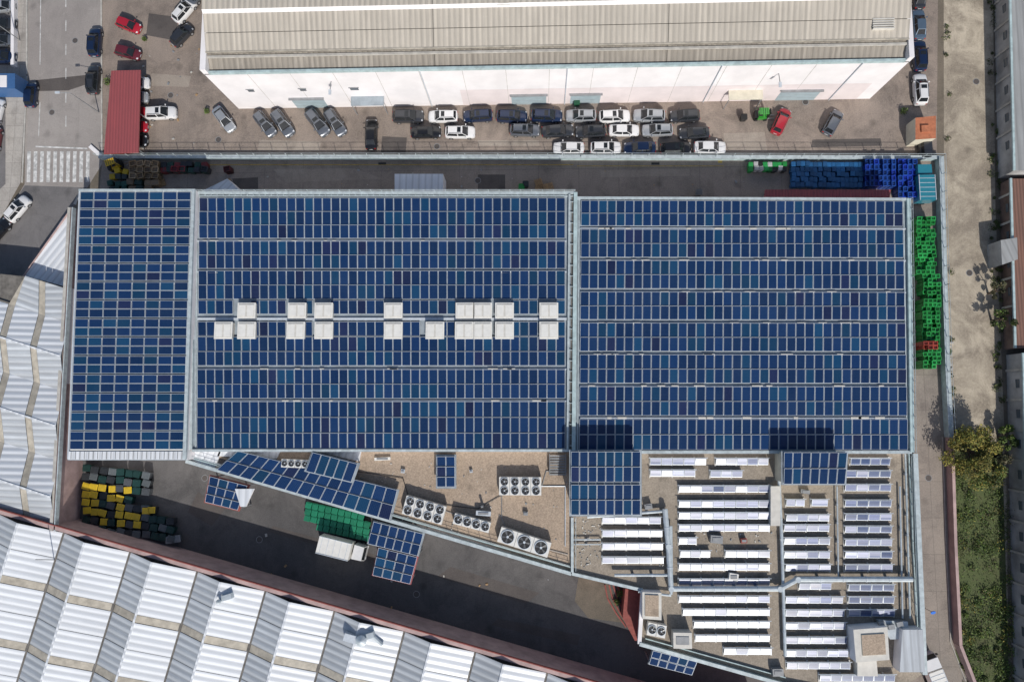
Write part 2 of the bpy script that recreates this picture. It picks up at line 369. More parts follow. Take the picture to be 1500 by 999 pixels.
    q=S(1294,36,12.9)
    for k in range(5): b.box((q.x,q.y-.6+k*.32),2.8,.14,0,12.5,13.1,'box')
    b.build("roof_vents",root)
warehouse()
# ------------------------------------------------------------------ fence walls
def fence(name,pts,h=1.1,wd=.35,post=2.4,ph=2.3,mat='teal',w2='tealw'):
    b=MB()
    P=[S(x,y) for x,y in pts]
    for a,c in zip(P[:-1],P[1:]):
        b.beam(a,c,wd,0,h,mat); b.beam(a,c,wd+.1,h,h+.08,w2)
        L=(c-a).length; n=max(1,int(L/post))
        for i in range(n+1):
            q=a.lerp(c,i/n); b.tube((q.x,q.y,h),(q.x,q.y,ph),.05,w2,n=6)
        for z in (ph,(ph+h)/2): b.tube((a.x,a.y,z),(c.x,c.y,z),.03,w2,n=5)
    return b.build(name)
fence("boundary_fence",[(150,233),(850,233),(1372,234)],h=.9,wd=.45)
fence("boundary_fence",[(1372,234),(1377,420),(1381,545),(1386,640)],h=1.2,wd=.6)
b=MB(); 
for a,c in (((1386,640),(1391,800)),((1391,800),(1398,940)),((1398,940),(1425,1010)),((1425,1010),(1440,1200))): b.beam(S(*a),S(*c),.4,0,1.5,'pinkdull','pinkdull'); b.beam(S(a[0]-6,a[1]),S(c[0]-6,c[1]),.12,0,.14,'kerb')
b.build("boundary_wall")
# ------------------------------------------------------------------ solar panels
def pvcol():
    r=R()
    if r<.20: c=(.005,.040,.100)
    elif r<.25: c=(.010,.017,.062)
    else: c=(.005,.0245,.085)
    k=U(.78,1.25); return (c[0]*k,c[1]*k,c[2]*k)
def bil(q,u,v): return (q[0].lerp(q[1],u)).lerp(q[3].lerp(q[2],u),v)
def panel(b,p,cells=(6,10),z=.0,fr=.04):
    up=Vector((0,0,.045))
    t=[q+up for q in p]; 
    inn=[]
    u=(p[1]-p[0]).normalized(); v=(p[3]-p[0]).normalized()
    sg=[(1,1),(-1,1),(-1,-1),(1,-1)]
    for q,(a,d) in zip(t,sg): inn.append(q+u*fr*a+v*fr*d)
    for i in range(4):
        j=(i+1)%4
        b.face([t[j],t[i],inn[i],inn[j]],'alu'); b.face([p[j],t[j],t[i],p[i]] [::-1],'alu')
    b.face([inn[3],inn[2],inn[1],inn[0]],'pv',pvcol(),uv=[(0,0),(cells[0],0),(cells[0],cells[1]),(0,cells[1])])
def field(b,q,ncol,rows,gapx=.06,gapy=.05,tilt=.12,cells=(6,10),skip=None):
    W=(q[1]-q[0]).length; Hh=(q[3]-q[0]).length
    gx=gapx/W; gy=gapy/Hh
    for ri,(v0,v1) in enumerate(rows):
        for i in range(ncol):
            if skip and skip(i,ri,(i+.5)/ncol,(v0+v1)/2): continue
            u0=i/ncol+gx/2; u1=(i+1)/ncol-gx/2
            p=[bil(q,u0,v0+gy/2),bil(q,u1,v0+gy/2),bil(q,u1,v1-gy/2),bil(q,u0,v1-gy/2)]
            z=[.16+tilt,.16+tilt,.16,.16]
            j=U(-.012,.012)
            p=[a+Vector((0,0,zz+j)) for a,zz in zip(p,z)]
            panel(b,p,cells)
def strips(y0,y1,sp):
    out=[]
    for ya,yb,n in sp:
        for k in range(n): out.append(((ya+(yb-ya)*k/n-y0)/(y1-y0),(ya+(yb-ya)*(k+1)/n-y0)/(y1-y0)))
    return out
ZM=6.4
hall=empty("solar_roof_factory")
b=MB()
midq=SQ([(283,282),(842,282),(836,661),(281,661)],ZM); rightq=SQ([(842,289),(1329,291),(1336,664),(836,664)],ZM-.01)
b.prism(midq,0,ZM,'roofw','white'); b.prism(rightq,0,ZM-.01,'roofw','white')
b.build("roof_and_walls",hall)
b=MB()
def edge(pts,z,wd,h,m='tealw',z0=None):
    P=SQ(pts,z)
    for a,c in zip(P[:-1],P[1:]): b.beam(a,c,wd,z if z0 is None else z0,z+h,m)
def railing(pts,z,h=1.0,post=1.5,m='tealw'):
    P=SQ(pts,z)
    for a,c in zip(P[:-1],P[1:]):
        L=(c-a).length; n=max(1,int(L/post))
        for i in range(n+1):
            q=a.lerp(c,i/n); b.box((q.x,q.y),.06,.06,0,z,z+h,m)
        for hh in (h*.5,h): b.tube((a.x,a.y,z+hh),(c.x,c.y,z+hh),.03,m,n=5)
edge([(284,283.5),(842,283.5)],ZM,.35,.35,'tealw'); edge([(284,288),(842,288)],ZM,.15,.2,'tealw')
for k in range(62):
    x=292+k*8.8; q0=S(x,284,ZM+.2); q1=S(x,288,ZM+.2); b.beam(q0,q1,.08,ZM+.15,ZM+.3,'tealw')
edge([(284,282),(281,658)],ZM,.45,.4,'tealw'); edge([(289.6,290),(286.8,655)],ZM,.12,.12,'tealw')
edge([(283,659.5),(836,659.5)],ZM,.35,.35,'tealw')
edge([(834,286),(831,658)],ZM,.25,.5,'tealw'); edge([(843,283),(840,660)],ZM,.5,.45,'teal'); edge([(839,286),(836,660)],ZM,.25,.1,'valley'); edge([(848,292),(846,660)],ZM,.12,.15,'tealw')
for k in range(24):
    y=296+k*15.5; q0=S(834,y,ZM+.2); q1=S(843,y,ZM+.2); b.beam(q0,q1,.10,ZM+.2,ZM+.3,'tealw')
edge([(842,291),(1329,293)],ZM,.35,.35,'tealw'); edge([(1329,292),(1334,662)],ZM,.5,.45,'teal'); edge([(1323,296),(1328,660)],ZM,.15,.15,'tealw')
edge([(838,662),(1334,662)],ZM,.4,.3,'tealw')
railing([(284,281),(842,281)],ZM,.9); railing([(1332,292),(1337,662)],ZM,.9)
b.build("parapets_and_gutters",hall)
b=MB()
for y in (353.5,398.5,541,587.5): edge([(290,y),(830,y)],ZM+.02,.20,.2,'alu')
edge([(290,467.5),(830,467.5)],ZM+.02,.36,.22,'alu')
for y in (335.5,382,428.5,474,520,566,612.5): edge([(850,y),(1326,y+.5)],ZM+.02,.22,.2,'alu')
for y in (335.5,382,428.5,474,520,566,612.5):
    for k in range(9):
        x=U(865,1310); q=S(x,y,ZM+.3); b.box((q.x,q.y),U(.5,1.6),.3,0,ZM+.22,ZM+.3,'box')
for y in (353.5,398.5,541,587.5):
    for k in range(8):
        x=U(300,820); q=S(x,y,ZM+.3); b.box((q.x,q.y),U(.4,1.4),.26,0,ZM+.22,ZM+.3,'box')
b.build("roof_walkways",hall)
b=MB()
q=SQ([(293,290),(828,290),(828,658),(289,658)],ZM)
bxT=[361,435,474,576,681,707,739,804]; bxB=[327,361,433,474,576,637,680,707,739,804]
def skipm(i,ri,u,v):
    x=293+u*535; y=290+v*368
    if 442<y<467: return any(abs(x-k)<14 for k in bxT)
    if 469<y<498: return any(abs(x-k)<14 for k in bxB)
    return False
field(b,q,41,strips(290,658,[(291,352,3),(356,397,2),(400,442,2),(443.5,464,1),(475,496,1),(497,539,2),(544,586,2),(590,657,3)]),skip=skipm)
b.build("solar_panel_array")
b=MB()
q=SQ([(851,294),(1321,295),(1329,660),(848,660)],ZM)
field(b,q,36,strips(294,660,[(294.5,333,2),(338,380,2),(384.5,426.5,2),(431,472,2),(476.5,518,2),(522.5,564,2),(568.5,610.5,2),(615,659,2)]))
b.build("solar_panel_array")
for xs,y0,y1 in ((bxT,444,466),(bxB,472,496)):
    for x in xs:
        b=MB(); c=S(x,(y0+y1)/2,ZM+.9); wd=26*.0935; d=(y1-y0)*.0935
        b.box((c.x,c.y),wd,d,0,ZM,ZM+.8,'box'); b.box((c.x,c.y),wd+.14,d+.14,0,ZM+.8,ZM+.9,'boxf')
        b.box((c.x,c.y),wd-.25,d-.25,0,ZM+.9,ZM+.97,'box')
        for k in (-1,1): b.box((c.x+k*(wd/4-.02),c.y),wd/2-.28,d-.5,0,ZM+.97,ZM+1.0,'boxf')
        b.build("roof_skylight_box",None)
# left solar hall
root=empty("solar_roof_hall")
b=MB(); ZL=7.4
lq=SQ([(117,279),(287,279),(273,674),(99,674)],ZL); b.prism(lq,0,ZL,'roofw','white')
b.build("roof_and_walls",root)
b=MB(); edge([(117,279.5),(287,279.5)],ZL,.3,.3,'tealw'); edge([(284.5,281),(271.5,672)],ZL,.45,.35,'tealw'); edge([(117,281),(100,672)],ZL,.2,.1,'alu')
P=SQ([(102,661),(271,661),(270.5,673),(100,673)],ZL+.05); b.prism(P,ZL,ZL+.18,'wcorr')
for k in range(26):
    x=104+k*6.5; a=S(x,662,ZL+.25); c=S(x-.4,672.5,ZL+.25); b.beam(a,c,.06,ZL+.18,ZL+.25,'grey')
b.build("parapets",root)
b=MB(); q=SQ([(119,281.5),(281,281.5),(270,659),(103,659)],ZL)
field(b,q,8,strips(281.5,659,[(281.5+k*27+.5,281.5+k*27+25.5,2) for k in range(14)]),cells=(10,6),tilt=.03,gapx=.09)
for k in range(15):
    y=281.5+k*27-.8 if k else 281; a=S(119-k*1.14,y,ZL+.1); c=S(281-k*.78,y,ZL+.1); b.beam(a,c,.14,ZL,ZL+.12,'boxf')
b.build("solar_panel_array")
# ------------------------------------------------------------------ annex roof
ZA=5.0
annex=empty("annex_building")
b=MB()
b.prism(SQ([(275,655),(840,655),(838,838)],ZA),0,ZA,'gravel','white')
b.prism(SQ([(838,655),(1338,655),(1352,985),(1300,1030),(1150,1000),(936,941),(941,862),(838,838)],ZA-.01),0,ZA-.01,'gravelgrey','redb')
b.build("roof_and_walls",annex)
b=MB()
edge([(275,675),(560,758),(837,839)],ZA,.45,.6,'tealw',z0=ZA-.5); edge([(283,671),(560,750),(836,830)],ZA,.12,.35,'teal')
edge([(838,757),(838,839)],ZA,.35,.6,'tealw'); edge([(838,839),(941,863)],ZA,.4,.5,'tealw'); edge([(941,863),(936,941)],ZA,.5,.5,'white'); edge([(936,941),(1150,1001),(1300,1031)],ZA,.45,.6,'tealw'); edge([(945,934),(1150,991)],ZA,.12,.3,'teal')
edge([(1337,664),(1343,800),(1351,985)],ZA,.6,.7,'tealw'); edge([(1330,664),(1336,800),(1343,920)],ZA,.15,.3,'teal')
railing([(286,668),(560,747),(834,827)],ZA,1.0); railing([(843,757),(843,834)],ZA,1.0); railing([(1332,668),(1338,900)],ZA,1.0)
b.build("parapets",annex)
b=MB(); b.prism(SQ([(916,862),(938,864),(934,938),(930,938),(912,905)],2.5),0,2.5,'redb'); b.build("red_brick_wall")
def canopy(pts,z,ncol,rows,zb,name,wall=None,tilt=.15,over=.25,cells=(6,10),post=True,edgecol='roofw'):
    root=empty(name); q=SQ(pts,z)
    c=(q[0]+q[1]+q[2]+q[3])/4
    o=[p+(p-c).normalized()*over for p in q]
    b=MB(); b.prism(o,z-.12,z,edgecol)
    if wall: b.prism([c+(p-c)*.93 for p in q],zb,z-.12,wall)
    else:
        for p in q:
            p2=c+(p-c)*.92; b.tube((p2.x,p2.y,zb),(p2.x,p2.y,z-.12),.1,'grey')
        for i in range(4):
            a=c+(q[i]-c)*.92; d=c+(q[(i+1)%4]-c)*.92; b.beam(a,d,.12,z-.3,z-.12,'grey')
    b.build("frame",root)
    b=MB(); field(b,q,ncol,rows,tilt=tilt,cells=cells); b.build("solar_panels",root)
def nr(n,g=.0): return [(k/n,(k+1)/n) for k in range(n)]
canopy([(836,661),(938,661),(938,754),(836,754)],9.3,8,[(0,.24),(.24,.485),(.52,.76),(.76,1)],ZA,"solar_canopy",wall='white')
canopy([(1147,662),(1240,662),(1237,709),(1147,709)],9.0,7,nr(2),ZA,"solar_canopy",wall='cream')
canopy([(640,668),(667,668),(667,713),(640,713)],6.6,2,nr(3),ZA,"solar_canopy")
canopy([(350,660),(583,717),(571,762),(318,688)],5.9,15,nr(2),0,"solar_canopy",over=.2)
canopy([(459,662),(525,679),(515,706),(448,690)],6.6,5,nr(1),ZA,"solar_canopy")
canopy([(309,697),(364,711),(349,747),(301,735)],4.6,4,nr(3),0,"solar_canopy",edgecol='redb',cells=(10,6))
canopy([(548,763),(621,781),(612,814),(539,796)],4.8,6,nr(2),0,"solar_canopy",over=.15)
canopy([(555,801),(612,815),(601,855),(546,842)],4.6,4,nr(3),0,"solar_canopy",over=.15,edgecol='redroof')
canopy([(956,951),(1021,968),(1013,988),(950,972)],4.6,5,nr(2),0,"solar_canopy",over=.1,tilt=.05)
b=MB()
for pts in ([(322,658),(412,658),(405,672),(318,668)],[(457,658),(529,661),(526,676),(460,660)],[(283,656),(325,657),(313,690),(280,672)],[(344,716),(372,716),(360,742),(352,742)]):
    b.prism(SQ(pts,5.2),4.9,5.2,'wcorr','white')
b.build("lean_to_roof")
# AC units
def chiller(px,py,deg,nx,ny,l,wd,z,h=1.3,name="rooftop_chiller"):
    c=S(px,py,z+h); a=math.radians(deg); b=MB()
    b.box((c.x,c.y),l,wd,a,z+.2,z+h,'boxf','box'); b.box((c.x,c.y),l*.96,wd*.9,a,z,z+.2,'grey')
    ca,sa=math.cos(a),math.sin(a); r=min(l/nx,wd/ny)*.43
    for i in range(nx):
        for j in range(ny):
            x=(i+.5)/nx*l-l/2; y=(j+.5)/ny*wd-wd/2; X=(c.x+x*ca-y*sa,c.y+x*sa+y*ca)
            b.disc(X,r,z+h+.01,'dark'); b.tube((X[0],X[1],z+h+.0),(X[0],X[1],z+h+.12),r*1.02,'grey',n=16,cap=False); b.disc(X,r*1.1,z+h+.12,'alu',r0=r*.98)
            t0=R()*6
            for k in range(5):
                t=t0+k*2*math.pi/5; p=lambda rr,tt,zz:(X[0]+math.cos(tt)*rr,X[1]+math.sin(tt)*rr,z+h+zz)
                b.face([p(r*.15,t-.3,.04),p(r*.9,t-.22,.03),p(r*.9,t+.22,.08),p(r*.15,t+.3,.06)],'blade')
            b.tube((X[0],X[1],z+h+.02),(X[0],X[1],z+h+.1),r*.2,'alu',n=8)
    for i in range(nx-1):
        x=(i+1)/nx*l-l/2; b.beam((c.x+x*ca+wd/2*sa,c.y+x*sa-wd/2*ca,0),(c.x+x*ca-wd/2*sa,c.y+x*sa+wd/2*ca,0),.05,z+h,z+h+.03,'grey')
    return b.build(name)
chiller(621,747,-15,4,2,5.6,2.5,ZA); chiller(762,712,0,4,2,5.7,2.4,ZA)
chiller(691,766,-14,4,1,5.0,1.4,ZA); chiller(768,794,-17,3,1,7.0,2.0,ZA)
chiller(432,679,-2,4,1,3.8,1.1,5.3,1.0)
chiller(962,923,-10,2,1,2.4,1.6,ZA); 
b=MB()
for x,y,l,wd,h in ((817,680,2.2,2.8,.6),):
    c=S(x,y,ZA+h)
    for k in range(8): b.box((c.x,c.y-wd/2+k*.36),l,.22,0,ZA+.1+k*.07,ZA+.16+k*.07,'grey')
    for s_ in (-1,1): b.beam((c.x+s_*l/2,c.y-wd/2,0),(c.x+s_*l/2,c.y+wd/2,0),.08,ZA,ZA+1,'grey')
b.build("steel_stair")
b=MB()
for x,y,l,wd,h,m in ((708,752,2.0,.6,.9,'alu'),(706,742,.3,.3,1.2,'grey'),(770,752,.6,.5,.5,'grey'),(560,672,2.2,.4,.4,'boxf'),(590,690,.5,.5,.4,'alu'),(690,690,.4,.4,.4,'alu'),(1000,938,2.4,2.0,1.6,'box'),(1050,790,1.6,1.0,.9,'grey'),(1066,660,1.5,.5,1.2,'alu'),(1075,845,1.2,.9,.7,'boxf'),(950,742,1.0,.7,.8,'grey'),(1090,792,.8,.6,.6,'redb'),(1180,720,1.2,.5,.5,'grey'),(905,745,.7,.7,.5,'box'),(1140,985,1.4,.9,.9,'grey')):
    c=S(x,y,ZA+h); b.box((c.x,c.y),l,wd,U(-.2,.2),ZA,ZA+h,m); b.box((c.x,c.y),l*.7,wd*.5,0,ZA+h,ZA+h+.08,'grey')
b.build("rooftop_equipment_boxes")
b=MB()
def thin(pts,r=.05,m='grey'):
    P=SQ(pts,ZA+.12)
    for a,c in zip(P[:-1],P[1:]): b.tube(a,c,r,m,n=5)
thin([(652,748),(672,755),(662,770)]); thin([(790,725),(800,690),(830,690)],.06); thin([(735,725),(735,760),(745,782)]); thin([(600,732),(590,700),(520,690)],.05,'dark'); thin([(655,740),(700,745),(735,725)],.05,'dark'); thin([(805,805),(832,812)])
thin([(790,712),(828,712),(828,800)],.07,'alu')
b.build("rooftop_cables")
# ------------------------------------------------------------------ solar thermal collectors
def collectors(rows):
    b=MB()
    for x0,x1,y,dk in rows:
        n=max(1,round((x1-x0)/16.5)); z=ZA+.25
        dep=.86; rowk=U(.75,1.15)
        for i in range(n):
            a=S(x0+(x1-x0)*i/n,y,z); c=S(x0+(x1-x0)*(i+1)/n,y,z)
            yl=a.y-dep/2; yh=a.y+dep/2; xa=a.x+.025; xb=c.x-.025
            j=U(-.05,.05); zl=z+.1; zh=z+.34+j
            if R()<dk: col=(.03,.065,.17); 
            elif R()<.35: k=U(.8,1.1); col=(.20*k,.24*k,.40*k)
            else:
                k=U(.7,1.1)*rowk; col=(.44*k,.47*k,.62*k)  # lavender and blue module tones put the sky's reflection into the colour
            t=[Vector((xa,yl,zl)),Vector((xb,yl,zl)),Vector((xb,yh,zh)),Vector((xa,yh,zh))]
            fr=.05
            inn=[t[0]+Vector((fr,fr,.02)),t[1]+Vector((-fr,fr,.02)),t[2]+Vector((-fr,-fr,-.0)),t[3]+Vector((fr,-fr,-.0))]
            for k in range(4): b.face([t[k],t[(k+1)%4],inn[(k+1)%4],inn[k]],'alu')
            m=5
            for s_ in range(m):
                v0=s_/m+.012; v1=(s_+1)/m-.012
                pa=inn[0].lerp(inn[3],v0); pb=inn[1].lerp(inn[2],v0); pc=inn[1].lerp(inn[2],v1); pd=inn[0].lerp(inn[3],v1)
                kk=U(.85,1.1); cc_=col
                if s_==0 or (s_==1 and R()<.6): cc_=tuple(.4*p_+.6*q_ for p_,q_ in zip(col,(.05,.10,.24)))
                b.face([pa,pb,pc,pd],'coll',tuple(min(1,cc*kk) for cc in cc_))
            b.face([t[3],t[2],(xb,yh,z-.2),(xa,yh,z-.2)],'grey')
            b.face([t[0],t[1],(xb,yl,zl-.1),(xa,yl,zl-.1)],'grey')
            for xx in (xa,xb): b.face([(xx,yl,zl-.1),(xx,yh,z-.1),(xx,yh,zh),(xx,yl,zl)],'grey')
        a=S(x0,y,z); c=S(x1,y,z); 
        b.tube((a.x-.2,a.y+dep/2+.08,z+.3),(c.x+.2,c.y+dep/2+.08,z+.3),.05,'alu',n=6)
        for i in range(0,n+1,2):
            q=a.lerp(c,i/n); b.box((q.x,q.y),.2,dep+.4,0,ZA,ZA+.12,'box')
    return b.build("solar_thermal_collector_array")
rows=[(952,1018,693,.05),(952,1034,676,.05),(1040,1087,694,.1),(1048,1125,676,.1)]
rows+=[(994,1127,y,.06) for y in (716,738,755,773)]
rows+=[(994,1020,792,.0),(996,1040,811,.0),(1062,1127,811,.1),(994,1127,830,.0)]
rows+=[(994,1127,852,.05),(994,1127,877,.15),(1000,1127,896,.05),(1016,1127,914,.2),(1018,1127,934,.35),(1060,1130,953,.7)]
rows+=[(882,968,762,.2),(882,970,781,.05),(882,971,800,.0),(882,972,820,.5)]
rows+=[(1151,1178,736,.0),(1188,1212,736,.1),(1151,1214,758,.1),(1148,1214,773,.1),(1148,1215,792,.1),(1148,1215,812,.05),(1150,1216,831,.15),(1170,1217,858,.3),(1150,1234,878,.2),(1150,1236,897,.25),(1150,1238,916,.35),(1150,1240,937,.4),(1150,1242,956,.5),(1152,1245,974,.7)]
rows+=[(1245,1303,676,.4)]+[(1237,1304+i*.4,y,.4) for i,y in enumerate((694,714,737,757,775,794,812,831))]+[(1242,1309,860,.8),(1242,1309,878,.8),(1242,1310,897,.8),(1200,1310,992,.8)]
collectors(rows)
b=MB()
def pipe(pts,r,z,m='galv'):
    P=SQ(pts,z)
    for a,c in zip(P[:-1],P[1:]): b.tube(a,c,r,m,n=10)
    for p in P[1:-1]:
        b.tube(p-Vector((0,0,r)),p+Vector((0,0,r)),r*1.05,m,n=10)
    for a,c in zip(P[:-1],P[1:]):
        L=(c-a).length; k=int(L/3)
        for i in range(1,k+1):
            q=a.lerp(c,i/(k+1)); d=(c-a).normalized()*.06; b.tube(q-d,q+d,r*1.12,'alu',n=10); b.box((q.x,q.y),.3,.3,0,ZA,z,'grey')
pipe([(974,745),(979,800),(983,862),(1142,862),(1168,848),(1336,848)],.36,ZA+.9)
pipe([(982,770),(983,862)],.28,ZA+.6); pipe([(1141,700),(1145,790),(1150,960)],.22,ZA+.6); pipe([(900,842),(983,842),(983,870)],.2,ZA+.7)
pipe([(860,757),(978,748)],.2,ZA+.6); pipe([(935,866),(983,872)],.16,ZA+.6); pipe([(1326,665),(1333,905)],.12,ZA+.5,'tealw')
pipe([(1226,712),(1228,848)],.1,ZA+.5); pipe([(1318,712),(1322,905)],.12,ZA+.4); pipe([(838,790),(880,790)],.1,ZA+.4); pipe([(838,797),(880,797)],.08,ZA+.3)
b.build("rooftop_pipes")
root=empty("rooftop_plant_room")
b=MB()
b.prism(SQ([(1250,922),(1300,918),(1303,966),(1254,970)],7.2),ZA,7.2,'box','white'); b.prism(SQ([(1262,930),(1296,928),(1298,958),(1264,960)],7.35),7.2,7.35,'gravel','cream')
b.prism(SQ([(1322,922),(1352,922),(1355,984),(1318,984)],6.8),0,6.8,'gcorr','white')
b.prism(SQ([(1286,908),(1330,910),(1332,936),(1304,936)],6.0),ZA,6.0,'galv','grey')
b.prism(SQ([(1256,968),(1284,966),(1286,990),(1256,990)],6.2),ZA,6.2,'box')
b.prism(SQ([(1129,712),(1143,712),(1143,770),(1129,770)],6.0),ZA,6.0,'box')
b.prism(SQ([(941,867),(969,868),(969,908),(941,906)],6.6),ZA,6.6,'box','white'); b.prism(SQ([(945,871),(965,872),(965,903),(945,902)],6.75),6.6,6.75,'gravel','box')
for x,y in ((1292,914),(1306,918),(1318,914)):
    q=S(x,y,6.4); b.box((q.x,q.y),.8,.6,.2,6.0,6.5,'grey')
b.build("blocks",root)
# ------------------------------------------------------------------ south-west white gabled hall
def gable_hall():
    root=empty("white_gabled_hall"); z=5.2; rz=1.3
    E0=S(92,780,z); E1=S(800,985,z); e=(E1-E0).normalized(); n=Vector((e.y,-e.x,0)); 
    if n.y>0: n=-n
    bay=(E1-E0).length/7
    b=MB(); gut=MB()
    LEN=55
    for k in range(-3,10):
        for half in (0,1):
            s0=k*bay+half*bay*.42; s1=k*bay+(bay*.42 if half==0 else bay)
            z0=z if half==0 else z+rz; z1=z+rz if half==0 else z
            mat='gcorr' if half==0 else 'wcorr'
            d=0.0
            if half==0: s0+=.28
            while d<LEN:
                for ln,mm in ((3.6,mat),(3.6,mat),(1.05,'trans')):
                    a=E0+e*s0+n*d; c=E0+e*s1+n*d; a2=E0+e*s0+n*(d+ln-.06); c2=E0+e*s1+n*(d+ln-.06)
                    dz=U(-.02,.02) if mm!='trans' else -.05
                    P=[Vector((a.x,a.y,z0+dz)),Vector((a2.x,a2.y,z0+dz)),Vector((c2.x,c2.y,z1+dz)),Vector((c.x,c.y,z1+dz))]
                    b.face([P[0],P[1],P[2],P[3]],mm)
                    d+=ln
        a=E0+e*(k*bay-.05); c=a+n*LEN; gut.beam(a,c,.6,z-.2,z-.02,'valley')
        a=E0+e*(k*bay+bay*.42); c=a+n*LEN; gut.beam(a,c,.28,z+rz-.02,z+rz+.05,'wcorr')
    b.build("roof",root); gut.build("gutters_and_ridges",root)
    b=MB()
    a=E0+e*(-3*bay)-n*.5; c=E0+e*(10*bay)-n*.5
    b.beam(a,c,.5,0,z+.55,'pinkdull'); 
    a2=a-n*.33; c2=c-n*.33; b.beam(a2,c2,.12,z+.2,z+.65,'redb')
    m=E0+e*(3.5*bay)+n*(LEN/2); 
    b.box((m.x,m.y),13*bay-.2,LEN-.4,math.atan2(e.y,e.x),0,z-.3,'valley','white')
    b.build("walls",root)
    b=MB()
    for px,py in ((530,937),(322,880)):
        q=S(px,py,z+1.5); 
        big= px==530
        b.tube((q.x,q.y,z),(q.x,q.y,z+1.9),.45 if big else .22,'galv',n=12)
        b.tube((q.x,q.y,z+1.9),(q.x,q.y,z+2.3),.75 if big else .35,'galv',r2=.1,n=12)
        b.box((q.x+.9,q.y+.5),1.4,.7,.3,z+.6,z+1.6,'galv')
        if big: b.box((q.x-1.5,q.y+.2),1.8,1.0,-.25,z+.5,z+1.7,'alu'); b.tube((q.x+1.2,q.y+.5,z+1),(q.x+2.6,q.y-.8,z+.8),.25,'galv')
    q=S(72,822,z+1); b.tube((q.x,q.y,z),(q.x+.3,q.y+.9,z+4),.06,'grey')
    b.build("roof_ventilators",root)
gable_hall()
def west_hall():
    root=empty("white_gabled_hall"); z=5.0; rz=1.2
    T=S(104,425,z); Bm=S(80,772,z); e=(S(95,485,z)-S(0,455,z)).normalized()
    bd=(Bm-T); L=bd.length; bd.normalize()
    b=MB(); gut=MB()
    lines=[(0,z+.4)]
    s=4.8; top=False
    while s<L:
        lines.append((s,z if not top else z+rz)); top=not top; s+=4.9
    lines.append((L,z))
    for i in range(len(lines)-1):
        (s0,z0),(s1,z1)=lines[i],lines[i+1]
        A=T+bd*s0; B=T+bd*s1
        la=7.0 if i==0 else 34; lb=34 if i>0 else 12
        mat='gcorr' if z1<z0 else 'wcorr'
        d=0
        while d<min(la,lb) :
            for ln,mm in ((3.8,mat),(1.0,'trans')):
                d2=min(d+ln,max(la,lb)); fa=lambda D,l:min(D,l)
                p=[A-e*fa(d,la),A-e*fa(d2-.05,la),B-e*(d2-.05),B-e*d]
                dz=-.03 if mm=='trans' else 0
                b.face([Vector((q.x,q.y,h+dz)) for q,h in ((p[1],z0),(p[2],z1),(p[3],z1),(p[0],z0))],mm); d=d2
            if i==0 and d>7: 
                break
        if z1<z0 or i==0: gut.beam(B-e*0.2,B-e*33,.5,z-.25,z-.03,'valley')
        else: gut.beam(B-e*0.2,B-e*33,.25,z+rz-.02,z+rz+.05,'wcorr')
    b.build("roof",root); gut.build("gutters_and_ridges",root)
    b=MB(); 
    T2=S(106,306,z); b.beam(T2,Bm+bd*.4,.45,0,z+.7,'kerb','pinkdull')
    b.beam(T2+Vector((.5,0,0)),Bm+Vector((.5,0,0))+bd*.4,.16,z,z+.75,'tealw')
    b.prism([T+Vector((-.1,.3,0)),Bm,Bm-e*33,T+bd*5-e*33,T-e*7],0,z-.3,'valley','white')
    b.prism(SQ([(100,312),(103,424),(66,414),(38,414),(4,462),(-1,458)],3.2),0,3.2,'wcorr','white')
    P=SQ([(103,307),(-4,457)],3.4); b.beam(P[0],P[1],.14,3.1,3.4,'pinkdull')
    b.build("walls_and_forecourt_roof",root)
west_hall()
# ------------------------------------------------------------------ right edge buildings
def right_bld(name,pts,h,mt,ms):
    b=MB(); P=[S(x,y) for x,y in pts]; b.prism(P,0,h,mt,ms)
    a,c=P[0],P[-1]
    L=(c-a).length; n=int(L/4)
    for i in range(1,n):
        q=a.lerp(c,i/n); b.box((q.x-.03,q.y),.08,1.2,0,h*.55,h*.75,'win'); b.box((q.x-.03,q.y+1.9),.12,.3,0,0,h,'kerb')
    b.beam(Vector((a.x-.1,a.y,0)),Vector((c.x-.1,c.y,0)),.3,h,h+.25,'teal')
    return b.build(name)
right_bld("industrial_building",[(1452,-200),(1900,-200),(1900,262),(1462,262)],3.4,'wroof','greyw')
right_bld("brick_building",[(1464,270),(1900,270),(1900,512),(1470,512)],2.4,'roofr','brown')
right_bld("industrial_building",[(1474,520),(1900,520),(1900,1200),(1490,1200)],3.4,'wroof','greyw')
b=MB(); b.prism(SQ([(1466,352),(1490,348),(1491,380),(1468,388)],3.0),0,3.0,'wroof','greyw'); b.build("lean_to_shed")
# ------------------------------------------------------------------ small structures
b=MB(); P=SQ([(163,104),(206,103),(203,224),(152,226)],2.7); b.prism(P,2.55,2.7,'redroof','redb')
for x,y in ((165,110),(203,110),(200,218),(155,220),(202,165),(160,165)):
    q=S(x,y,2.5); b.tube((q.x,q.y,0),(q.x,q.y,2.55),.08,'grey')
b.build("carport")
b=MB(); P=SQ([(578,255),(649,255),(649,281),(578,281)],3.4); b.prism(P,0,3.4,'wcorr','white'); b.build("white_shed")
b=MB(); P=SQ([(296,280),(333,262),(352,280)],3.0); b.prism(P,0,3.0,'wcorr','white'); b.build("white_shed")
b=MB(); P=SQ([(1121,278),(1305,278),(1303,291),(1119,290)],3.0); b.prism(P,2.8,3.0,'redroof'); 
for x in range(1125,1303,29):
    q=S(x,280,2.8); b.tube((q.x,q.y,0),(q.x,q.y,2.8),.07,'grey')
b.build("red_awning")
b=MB(); P=SQ([(1341,173),(1371,170),(1371,203),(1341,205)],2.6); b.prism(P,0,2.6,'orange','cream'); q=S(1357,188,3); b.box((q.x,q.y),1.2,1.0,0,2.6,2.9,'orange'); b.build("guard_kiosk")
